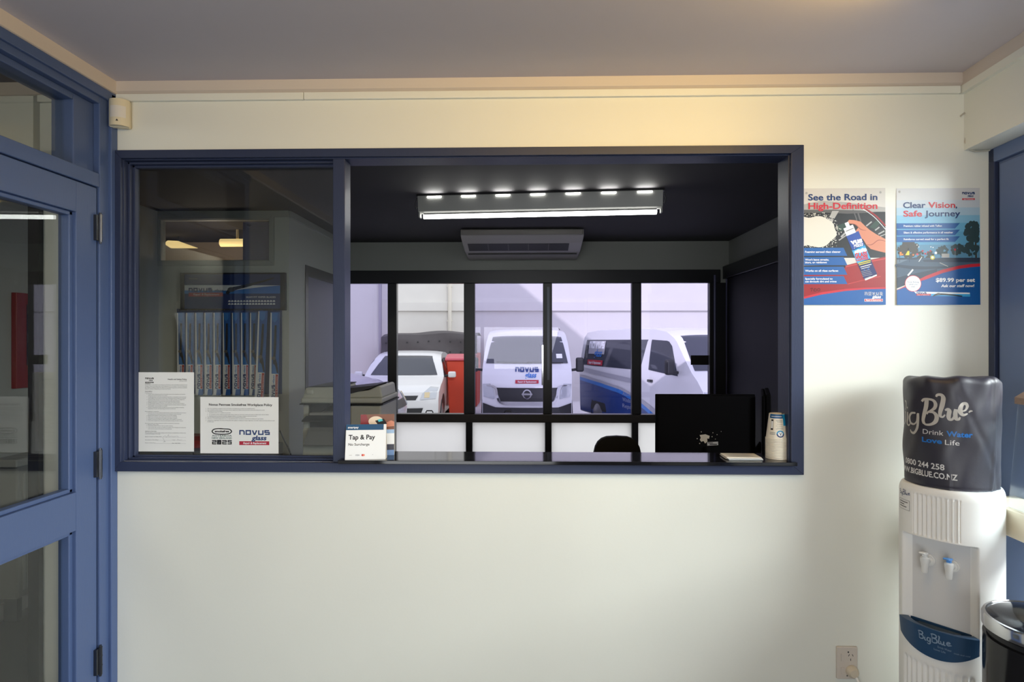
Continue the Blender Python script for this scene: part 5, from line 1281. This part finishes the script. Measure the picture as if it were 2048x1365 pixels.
for i in range(11):
    o = proto if i == 0 else dup(proto, 'wiper_pack')
    if i < 9: p = D(97 + 83.2 * i, 432, YD - .035); o.location = (p.x, YD - .030, p.z)
    else: p = D((848, 958)[i - 9], (418, 430)[i - 9], YD - .06); o.location = (p.x, YD - .058 - .002 * (10 - i), p.z)
    if i >= 9: o.scale = (1.22, 1, 1.17)
    o.rotation_euler = (0, (.0, .01, 0, 0, .004, 0, -.006, 0, .012, .045, .02)[i], 0)
    tag(o, (nth[i] + ' blue wiper blade pack in the even row of the display') if i < 9 else ('longer blue wiper pack hanging tilted, next to last on the display', 'longer blue wiper pack at the right end of the display')[i - 9], 'wiper pack', 'wiper blade packs on the display')

# ---- room behind the small window: paper on its pane, two added glows standing in for reflected light
a, b = atY(485, 523, YD + .02), atY(540, 444, YD + .02)
fn = sheet_map((a.x, YD + .026, b.z), (1, 0, 0), (0, 0, -1), (0, -1, 0), (b.x - a.x) / 240, (b.z - a.z) / 330, 0, 0, .0004)
A = Art(fn); A.rect(0, 0, 240, 330, mat('notice_violet', (.22, .20, .26), .6, linear=True), 0); A.logo(36, 22, 34, M_INK, M_GREY, M_PAPER, 1)
A.text('Notice', 200, 40, 12, M_GREY, w=70, align='r', L=1)
for k_ in range(14): A.stroke([(36, 66 + k_ * 17), (200 - (k_ % 4) * 14, 66 + k_ * 17)], 2.4, M_GREY, 1)
tag(A.build('notice'), 'violet grey notice taped in the small high window above the wiper display', 'notice')
M_WARM = mat('warm_stand_in_glow', (1.0, .70, .30), emit=.95, linear=True)
Yw = 2.9
e = empty('reflected_tube', (atY(496, 486, Yw).x, Yw, atY(496, 495, Yw).z))  # glowing tube put here in place of a reflection on the glass
f = MB(); a, b = atY(442, 486, Yw), atY(552, 486, Yw); rr = abs(atY(496, 478, Yw).z - atY(496, 494, Yw).z) / 2; f.tube([(a.x, Yw, a.z), (b.x, Yw, a.z)], rr, 16); f.build('tube', M_WARM, e, smooth=True, angle=50)
f = MB(); f.tube([(atY(475, 0, Yw).x, Yw, a.z + rr), (atY(475, 0, Yw).x, Yw, CZ)], .012, 8); f.build('hanger', mat('hanger_cream', (.8, .68, .45), .5, linear=True), e)
tag(e, 'warm glowing tube standing in for a reflection, placed behind the small high window', 'lamp')
e = empty('light_streak', (atY(355, 488, 3.2).x, 3.2, atY(355, 488, 3.2).z))  # glowing wedge added in place of a streak of light
f = MB(); P = [atY(335, 481, 3.2), atY(355, 482, 3.2), atY(394, 496, 3.2), atY(340, 496, 3.2), atY(328, 488, 3.2)]
f.prism([(p.x, p.z) for p in P], 'y', 3.19, 3.24); f.build('shade', M_WARM, e, bevel=.012, segs=3)
f = MB(); f.tube([(P[1].x, 3.22, P[1].z), (P[1].x, 3.22, CZ)], .006, 8); f.build('hanger', M_METAL, e)
tag(e, 'warm glowing wedge standing in for a streak of light, left of the reflected tube behind the small high window', 'lamp')
pl_ = bpy.data.lights.new('back_room_glow', 'POINT'); pl_.energy = 5; pl_.color = (1, .78, .62); pl_.shadow_soft_size = .1
o = bpy.data.objects.new('back_room_glow', pl_); COL.objects.link(o); o.location = (-2.6, 2.75, 2.0)

# ---- hall: red sign on the grey wall, heater below it
HX = -2.71
def Hh(px, py): return atX(px, py, HX + .03)
e = empty('wall_sign', (HX, Hh(50, 680).y, Hh(50, 775).z))
a, b = Hh(33, 778), Hh(84, 590)
M_SRED = mat('sign_red', (.20, .008, .012), .4, linear=True)
f = MB(); f.box(HX + .001, HX + .03, a.y, b.y, a.z, b.z); f.build('case', M_SRED, e, bevel=.003)
y0 = Hh(53, 700).y; f = MB(); f.box(HX + .0305, HX + .032, y0, b.y - .02, a.z + .12, b.z - .06); f.build('panel', mat('sign_navy', (.010, .012, .03), .4, linear=True), e)
fn = sheet_map((HX + .0325, y0, Hh(53, 680).z), (0, 1, 0), (0, 0, -1), (1, 0, 0), 1, 1, 0, 0, .0006)
A = Art(fn); A.novus(.006, -.03, .22, .045, M_PWHITE, 1); A.rect(.004, .10, .10, .16, mat('sign_tan', (.30, .24, .17), .5, linear=True), 1); A.rect(.004, -.20, .10, -.14, mat('sign_tan', (.30, .24, .17), .5, linear=True), 1); A.stroke([(.05, .13), (.09, .14)], .01, M_INK, 2); A.stroke([(.05, -.17), (.09, -.16)], .01, M_INK, 2)
A.build('print', e)
tag(e, 'red framed sign on the grey hall wall, seen through the glazed door', 'sign')
e = empty('heater', (HX + .08, 1.25, .3))
yy0, yy1 = atX(35, 1000, HX + .12).y, 1.55
f = MB(); f.box(HX + .02, HX + .12, yy0, yy1, .12, .80); f.build('body', mat('heater_grey', (.20, .20, .19), .5, linear=True), e, bevel=.01)
f = MB(); f.box(HX + .005, HX + .14, yy0 - .03, yy1, .80, .84); f.build('top', mat('heater_top', (.34, .34, .32), .5, linear=True), e, bevel=.006)
for y in (yy0 + .02, yy1 - .06):
    f = MB(); f.box(HX + .03, HX + .10, y, y + .03, 0, .12); f.build('leg', M_METAL, e)
for i in range(8):
    y = yy0 + .03 + i * .03; f = MB(); f.box(HX + .12, HX + .126, y, y + .012, .16, .76); f.build('fin', mat('heater_fin', (.26, .26, .25), .5, linear=True), e)
tag(e, 'grey panel heater against the hall wall behind the glazed door', 'heater')

# ================================================================== VEHICLES IN THE YARD
GZ = -.30
M_CWHITE = mat('car_white', (.80, .80, .80), .22, coat=.3, linear=True); M_CSILV = mat('car_lilac_silver', (.50, .48, .58), .22, coat=.3, linear=True)
M_CGL = mat('car_glass', (.055, .06, .075), .05, linear=True); M_CBLK = mat('car_black_trim', (.02, .02, .022), .5, linear=True)
M_TYRE = mat('tyre', (.012, .012, .013), .9, linear=True); M_RIM = mat('wheel_rim', (.32, .32, .34), .35, .6, linear=True)
M_LAMP = mat('lamp_glass', (.55, .57, .60), .12, .3, linear=True); M_LAMPW = mat('lamp_warm', (.75, .62, .38), .2, linear=True)
M_WBLUE = mat('wrap_blue', (.015, .05, .22), .3, linear=True); M_WBLUE2 = mat('wrap_light_blue', (.03, .20, .60), .3, linear=True); M_WSILV = mat('wrap_silver', (.45, .45, .48), .3, linear=True)
class Vehicle:
    """front looks along local -Y, x to its right hand as seen from the front's own left; z from the ground"""
    def __init__(s, name, front, rear, hw, belt, tumble, bow, loc, rotz, paint):
        s.front, s.rear, s.hw, s.belt, s.tumble, s.bow = front, rear, hw, belt, tumble, bow
        s.H = max(z for z, _ in front); s.e = empty(name, loc, rotz); s.paint = paint
        poly = [(-x, z) for z, x in front] + [(-x, z) for z, x in reversed(rear)]      # (y, z)
        f = MB(); f.prism(poly, 'x', -hw, hw); s.cut(f.bm)
        for v in f.bm.verts: v.co = s.warp(v.co)
        s.body = f.build('body', paint, s.e, world=False, smooth=True, angle=32)
    def cut(s, bm, step=.16):
        for ax, lo, hi, st in ((0, -s.hw, s.hw, .17), (1, -2.6, 2.6, .28), (2, 0, 2.1, .12)):
            n = int((hi - lo) / st)
            for i in range(1, n):
                c = lo + (hi - lo) * i / n; co = [0, 0, 0]; no = [0, 0, 0]; co[ax] = c; no[ax] = 1
                bmesh.ops.bisect_plane(bm, geom=bm.verts[:] + bm.edges[:] + bm.faces[:], plane_co=co, plane_no=no)
    def fx(s, z):
        c = s.front
        for (z0, x0), (z1, x1) in zip(c, c[1:]):
            if z0 <= z <= z1: return x0 + (x1 - x0) * (z - z0) / max(1e-6, z1 - z0)
        return c[-1][1] if z > c[-1][0] else c[0][1]
    def warp(s, co):
        x, y, z = co; t = max(0, (z - s.belt) / (s.H - s.belt))
        k = 1 - s.tumble * t ** 1.2 - .05 * max(0, (.40 - z) / .4)
        fr = max(0, (-y - 1.2) / 1.1)
        k *= 1 - .05 * fr ** 2
        rr = max(0, (y - 1.5) / .8); k *= 1 - .04 * rr ** 2
        u = abs(x) / s.hw; front = sstep(.3, 1.3, -y)
        return Vector((x * k, y + s.bow * u ** 2.5 * front - (.06 * u ** 2.5 if y > 1.0 else 0), z - .035 * u ** 4 * (1 if z > s.H - .25 else 0)))
    def side(s, name, pts, m, sgn, off=.006, parent=None, th=.004):
        f = MB(); f.prism([(-x, z) for x, z in pts], 'x', sgn * (s.hw + off - th), sgn * (s.hw + off)); s.cut(f.bm)
        for v in f.bm.verts: v.co = s.warp(v.co)
        return f.build(name, m, parent or s.e, world=False, smooth=True, angle=40)
    def frontp(s, name, pts, m, off=.016, parent=None):
        """panel on the front: pts (x, z)"""
        f = MB(); f.prism(pts, 'y', -.01, .0)
        for ax, lo, hi, st in ((0, -s.hw, s.hw, .10), (2, 0, 2.1, .06)):
            n = int((hi - lo) / st)
            for i in range(1, n):
                c = lo + (hi - lo) * i / n; co = [0, 0, 0]; no = [0, 0, 0]; co[ax] = c; no[ax] = 1
                bmesh.ops.bisect_plane(f.bm, geom=f.bm.verts[:] + f.bm.edges[:] + f.bm.faces[:], plane_co=co, plane_no=no)
        for v in f.bm.verts:
            d = v.co.y; v.co = s.warp(Vector((v.co.x, -s.fx(v.co.z) - off - (0 if d < -.005 else -.012), v.co.z)))
        return f.build(name, m, parent or s.e, world=False, smooth=True, angle=40)
    def fmap(s, off=.012):
        return lambda x, y, L: s.warp(Vector((x, -s.fx(y) - off - .003 * L, y)))
    def smap(s, sgn, off=.010):
        return lambda x, y, L: s.warp(Vector((sgn * (s.hw + off + .003 * L), -x, y)))
    def wheels(s, xf, xr, r, arch=True):
        for x in (xf, xr):
            for sg in (-1, 1):
                f = MB(); c = s.hw - .11
                f.lathe([(r * .6, -.10), (r * .93, -.11), (r, -.07), (r, .07), (r * .93, .11), (r * .62, .10)], n=36, cap=True)
                f.xform(Matrix.Translation((sg * c, -x, r)) @ Matrix.Rotation(PI / 2, 4, 'Y')); w_ = f.build('wheel', M_TYRE, s.e, world=False, smooth=True, angle=40)
                f = MB(); f.lathe([(r * .62, 0), (r * .60, .012), (r * .25, .02), (r * .2, .03), (.001, .03)], n=30, cap=False)
                f.xform(Matrix.Translation((sg * (c + .10), -x, r)) @ Matrix.Rotation(sg * PI / 2, 4, 'Y')); f.build('rim', M_RIM, w_, world=False, smooth=True)
                pts = [(x + (r * 1.18) * math.cos(t), max(.16, r + r * 1.18 * math.sin(t))) for t in [PI * k / 16 for k in range(-1, 18)]]
                s.side('wheel_arch', pts, M_CBLK, sg, .004)
    def mirror(s, x, z, sg, m, w_=.16, h=.24, arm=True):
        f = MB(); f.box(sg * (s.hw + .06), sg * (s.hw + .06 + w_), -x, -x + .10, z, z + h); o = f.build('mirror', m, s.e, world=False, bevel=.035, segs=3)
        f = MB(); f.tube([(sg * (s.hw - .10), -x + .05, z + .02), (sg * (s.hw + .10), -x + .05, z + .05)], .025, 8); f.build('mirror_arm', M_CBLK, o, world=False)

# ---- white delivery van facing the windows
def van_front():
    Yf = 8.5; cx = atY(1054, 0, Yf).x
    V = Vehicle('van', [(.28, 2.28), (.40, 2.35), (.72, 2.36), (.95, 2.30), (1.12, 2.20), (1.28, 2.06), (1.80, 1.56), (1.90, 1.36), (1.96, 1.0), (1.99, .2)], [(.28, -2.3), (1.0, -2.34), (1.85, -2.24), (1.95, -2.1), (1.99, -1.6)], .86, 1.15, .13, .20, (cx, Yf + 2.36, GZ), 0, M_CWHITE)
    ws = V.frontp('windscreen', [(-.80, 1.33), (.80, 1.33), (.74, 1.84), (-.74, 1.84)], M_CGL)
    V.frontp('bumper', [(-.85, .28), (.85, .28), (.85, .62), (.60, .55), (-.60, .55), (-.85, .62)], M_CBLK, .014)
    V.frontp('grille', [(-.50, .66), (.50, .66), (.60, .90), (-.60, .90)], M_CBLK, .012)
    g = V.fmap(.022); A = Art(g); A.spline([(-.78, .94), (-.60, .90), (-.50, .64), (0, .62), (.50, .64), (.60, .90), (.78, .94)], [.01, .035, .04, .045, .04, .035, .01], M_CHROME, 1)
    A.ring(0, .79, .075, .022, M_CHROME, 2); A.rect(-.10, .775, .10, .805, M_CHROME, 2.4); A.build('emblem', V.e, world=False)
    for sg in (-1, 1):
        V.frontp('headlight', [(sg * .62, .70), (sg * .83, .74), (sg * .85, .96), (sg * .70, .97), (sg * .64, .86)], M_LAMP, .016)
        V.side('door_window', [(.90, 1.28), (1.72, 1.28), (1.45, 1.78), (.90, 1.78)], M_CGL, sg)
        V.side('side_window', [(-2.0, 1.28), (.75, 1.28), (.75, 1.78), (-2.0, 1.78)], M_CGL, sg)
        V.mirror(1.75, 1.16, sg, M_CBLK, .15, .27)
    f = MB()
    for sg in (-.35, .25): f.tube([V.warp(Vector((sg + .45, -2.10, 1.34))) + Vector((0, -.02, 0)), V.warp(Vector((sg - .25, -2.09, 1.355))) + Vector((0, -.03, 0))], .012, 6)
    f.build('wiper', M_CBLK, V.e, world=False)
    A = Art(V.fmap(.012))
    def lg(A_, x, y, w_):   # y up
        A_.novus(x, 0, w_, w_ * .19, M_WBLUE, 1); return
    B = Art(lambda x, y, L: V.fmap(.012)(x, 1.26 - y, L)); B.logo(-.22 + .00, .0, .44, M_WBLUE, mat('wrap_red', (.50, .03, .05), .4, linear=True), M_PWHITE, 1, glassm=M_WBLUE2); B.build('logo', V.e, world=False)
    A = Art(V.fmap(.014)); A.rect(.58, 1.42, .70, 1.50, M_PWHITE, 1, 2, 2); A.build('label', V.e, world=False)
    f = MB(); f.tube([V.warp(Vector((.74, -1.3, 1.98))), V.warp(Vector((.74, -.9, 1.985))) + Vector((0, 0, .04))], .008, 6); f.build('aerial', M_CBLK, V.e, world=False)
    V.wheels(1.45, -1.04, .33)
    tag(V.e, 'white van facing the window with a blue and red logo on its bonnet', 'van')
van_front()

# ---- white minibus with blue wave, seen from the side
def van_side():
    fc = atY(1392, 0, 6.6); rc = atY(1160, 0, 10.6)
    ang = math.atan2(fc.x - rc.x, -(fc.y - rc.y))         # forward = (sin, -cos)
    fwd = Vector((math.sin(ang), -math.cos(ang), 0)); right = Vector((math.cos(ang), math.sin(ang), 0))
    ctr = Vector((fc.x, fc.y, 0)) - fwd * 2.05 + right * .85
    V = Vehicle('minibus', [(.26, 2.25), (.40, 2.34), (.70, 2.35), (.98, 2.28), (1.15, 2.14), (1.26, 2.0), (1.82, 1.44), (1.92, 1.2), (1.97, .8), (1.99, .1)], [(.26, -2.3), (1.0, -2.34), (1.85, -2.24), (1.95, -2.1), (1.985, -1.6)], 0.85, 1.15, .13, .10, (ctr.x, ctr.y, GZ), ang, M_CWHITE)
    sg = -1                                               # the side that faces the windows
    V.frontp('windscreen', [(-.79, 1.30), (.79, 1.30), (.72, 1.84), (-.72, 1.84)], M_CGL)
    V.frontp('grille', [(-.45, .74), (.45, .74), (.48, .98), (-.48, .98)], M_CBLK, .012)
    V.frontp('bumper', [(-.85, .28), (.85, .28), (.84, .55), (-.84, .55)], M_CWHITE, .03)
    for q in (-1, 1):
        hl = V.frontp('headlight', [(q * .50, .72), (q * .82, .74), (q * .84, 1.0), (q * .50, 1.0)], M_LAMP, .014)
        V.frontp('headlight_bulb', [(q * .60, .78), (q * .70, .78), (q * .70, .94), (q * .60, .94)], M_CGL, .018, hl)
        V.side('door_window', [(.72, 1.26), (1.66, 1.20), (1.42, 1.66), (1.25, 1.78), (.72, 1.80)], M_CGL, q)
        V.side('side_window', [(-2.12, 1.24), (.40, 1.24), (.58, 1.80), (-2.05, 1.80)], M_CGL, q)
        V.side('door_handle', [(.74, 1.06), (.90, 1.06), (.90, 1.10), (.74, 1.10)], M_CBLK, q, .03, th=.03)
    V.mirror(1.60, 1.22, sg, M_CBLK, .14, .24)
    M_WR = mat('wrap_red', (.50, .03, .05), .4, linear=True)
    A = Art(V.smap(sg, .008))
    def dense(fn, x0, x1, m, L, n=26):                    # strip between two curves
        P = [(x0 + (x1 - x0) * k / n) for k in range(n + 1)]; pts = []
        for x in P: lo, hi = fn(x); pts += [(x, lo), (x, hi)]
        A.add(pts, [(2 * k, 2 * k + 2, 2 * k + 3, 2 * k + 1) for k in range(n)], m, L)
    def wave(x): return .98 - .16 * ((x + 2.3) / 2.4) ** 1.2 - .34 * max(0, (x + .4) / 1.9) ** 1.5
    dense(lambda x: (.28, max(.29, wave(x) - .07)), -2.28, 1.55, M_WBLUE, 1); dense(lambda x: (max(.29, wave(x) - .07), max(.30, wave(x))), -2.28, 1.55, M_WBLUE2, 1.2)
    dense(lambda x: (1.12 - .05 * (x + 2.3), 1.2 - .05 * (x + 2.3)), -2.28, .4, M_WSILV, 1)
    dense(lambda x: (max(.3, wave(x)), max(.31, wave(x) + .05 + .04 * max(0, x))), -2.28, 1.5, M_WSILV, 1)
    A.build('wrap', V.e, world=False)
    B = Art(lambda x, y, L: V.smap(sg, .016)(x, 1.78 - y, L)); B.logo(-1.85, .06, .72, M_PWHITE, M_WR, M_PWHITE, 1, glassm=M_WBLUE2); B.rect(-1.86, .0, -1.1, .30, M_WSILV, .2, 6, 3); B.build('logo', V.e, world=False)
    B = Art(lambda x, y, L: V.smap(sg, .014)(x, .86 - y, L))
    for k, (t, ww) in enumerate((('Auto', .30), ('Windscreens &', .66), ('Repairs', .5))): B.text(t, -.2, .10 + k * .11, .07, mat('wrap_pale', (.30, .35, .50), .4, linear=True), w=ww, L=1)
    B.build('lettering', V.e, world=False)
    V.wheels(1.28, -1.29, .33)
    tag(V.e, 'white minibus with a blue wave along its side, right of the facing van', 'minibus')
van_side()

# ---- white hatchback facing the open light
def hatch(name, cx, Yf, rotz, paint, label, scale=1.0, warm=False):
    V = Vehicle(name, [(.20, 1.84), (.34, 1.93), (.58, 1.95), (.74, 1.86), (.86, 1.62), (.96, 1.15), (1.0, .95), (1.40, .28), (1.48, .0), (1.52, -.45)], [(.20, -1.84), (.55, -1.92), (.95, -1.84), (1.38, -1.55), (1.47, -1.25), (1.51, -.9)], .85, .92, .20, .17, (0, 0, 0), 0, paint)
    V.frontp('windscreen', [(-.72, 1.03), (.72, 1.03), (.62, 1.42), (-.62, 1.42)], M_CGL, .02)
    V.frontp('grille', [(-.42, .60), (.42, .60), (.46, .68), (-.46, .68)], M_CBLK, .012); V.frontp('lower_grille', [(-.5, .26), (.5, .26), (.56, .44), (-.56, .44)], M_CBLK, .012)
    for q in (-1, 1):
        hl = V.frontp('headlight', [(q * .50, .60), (q * .80, .62), (q * .82, .82), (q * .66, .84), (q * .54, .72)], M_LAMP, .014)
        V.frontp('headlight_bulb', [(q * .58, .64), (q * .68, .64), (q * .68, .74), (q * .58, .74)], M_LAMPW, .020, hl)
        V.side('door_window', [(.05, .98), (.92, .98), (.38, 1.36), (.05, 1.40)], M_CGL, q); V.side('side_window', [(-1.25, 1.0), (-.05, .98), (-.05, 1.40), (-1.0, 1.38)], M_CGL, q)
        V.side('door_handle', [(.0, .84), (.16, .84), (.16, .88), (.0, .88)], paint, q, .02, th=.02)
        V.mirror(.72, .96, q, paint, .17, .13)
    V.wheels(1.22, -1.22, .30)
    A = Art(V.fmap(.016)); A.rect(.42, 1.10, .54, 1.15, M_PWHITE, 1, 2, 2); A.ring(0, .70, .05, .014, M_CHROME, 1); A.build('label', V.e, world=False)
    V.e.location = (cx, Yf + 1.95 * scale * math.cos(rotz), GZ); V.e.rotation_euler = (0, 0, rotz); V.e.scale = (scale,) * 3
    tag(V.e, label, 'car'); return V
hatch('hatchback', atY(782, 0, 9.3).x, 9.3, .03, M_CWHITE, 'white hatchback facing the open light of the back window')
hatch('parked_car', -4.33, 6.3, math.radians(86), M_CSILV, 'lilac silver car at the far left of the yard, mostly behind the copier', 1.30)

# ---- skip with a tarpaulin, red wheelie bin
YS = 13.28
a, b = atY(796, 830, YS), atY(952, 662, YS)
e = empty('skip', ((a.x + b.x) / 2, YS + .7, GZ))
M_SKIP = mat('skip_red', (.50, .045, .02), .5, linear=True, noise=.1, nscale=5); M_TARP = mat('tarpaulin_grey', (.085, .075, .080), .6, linear=True, noise=.15, nscale=6)
x0, x1 = a.x - .4, b.x; zt_ = atY(860, 708, YS).z
f = MB(); f.prism([(YS + .25, GZ + .02), (YS + 1.3, GZ + .02), (YS + 1.6, zt_), (YS, zt_)], 'x', x0, x1); f.build('body', M_SKIP, e, bevel=.02)
for i in range(7):
    x = x0 + (x1 - x0) * (i + .5) / 7; f = MB(); f.prism([(YS + .22, GZ + .05), (YS + .30, GZ + .05), (YS + .05, zt_), (YS - .05, zt_)], 'x', x - .04, x + .04); f.build('stiffener', M_SKIP, e)
f = MB()
def tarp(u, v):
    x = x0 - .03 + (x1 - x0 + .06) * u; s_ = v
    zt2 = zt_ + .02 + (atY(870, 662, YS).z - zt_) * (1 - .10 * (2 * u - 1) ** 2) - .06 * (1 - u)
    if s_ < .45: t = s_ / .45; return Vector((x, YS - .06 + .03 * math.sin(9 * u + 3 * t), zt_ - .01 + (zt2 - zt_ - .10) * t + .012 * math.sin(14 * u)))
    t = (s_ - .45) / .55; return Vector((x, YS - .04 + 1.7 * t, zt2 - .10 + .10 * math.sin(PI * min(1, t * 1.2 + .1)) + .02 * math.sin(11 * u + 4 * t)))
f.grid(tarp, 40, 20); f.build('tarpaulin', M_TARP, e, smooth=True)
for i in range(9):
    u = (i + .5) / 9
    for v in (.06, .30):
        c = tarp(u, v); f = MB(); f.tube([c + Vector((0, -.03, 0)), c + Vector((0, -.045, 0))], .022, 10); f.build('eyelet', M_CBLK, e)
tag(e, 'red skip under a grey tarpaulin behind the white hatchback', 'skip')
YBN = 10.8
a, b = atY(900, 830, YBN), atY(934, 722, YBN)
cx = (a.x + b.x) / 2 + .03; W = .29; zt_ = b.z
e = empty('wheelie_bin', (cx, YBN + .3, GZ)); M_BRED = mat('bin_red', (.62, .055, .022), .4, linear=True); M_BPNK = mat('bin_lid_pink', (.62, .10, .14), .35, linear=True)
f = MB(); f.prism([(cx - W * .8, GZ + .10), (cx + W * .8, GZ + .10), (cx + W, zt_), (cx - W, zt_)], 'y', YBN, YBN + .62); f.build('body', M_BRED, e, bevel=.03)
f = MB(); f.prism([(YBN - .04, zt_), (YBN + .66, zt_ + .06), (YBN + .66, zt_ + .14), (YBN + .3, zt_ + .13), (YBN - .04, zt_ + .05)], 'x', cx - W - .03, cx + W + .03); f.build('lid', M_BPNK, e, bevel=.02)
f = MB(); f.tube([(cx - W, YBN + .70, zt_ - .02), (cx + W, YBN + .70, zt_ - .02)], .018, 8); f.build('handle', M_CBLK, e)
for sg in (-1, 1):
    f = MB(); f.tube([(cx + sg * W * .72, YBN + .55, GZ + .10), (cx + sg * W * .9, YBN + .55, GZ + .10)], .10, 20); f.build('wheel', M_TYRE, e)
tag(e, 'red wheelie bin with a pink lid beside the white hatchback', 'wheelie bin')
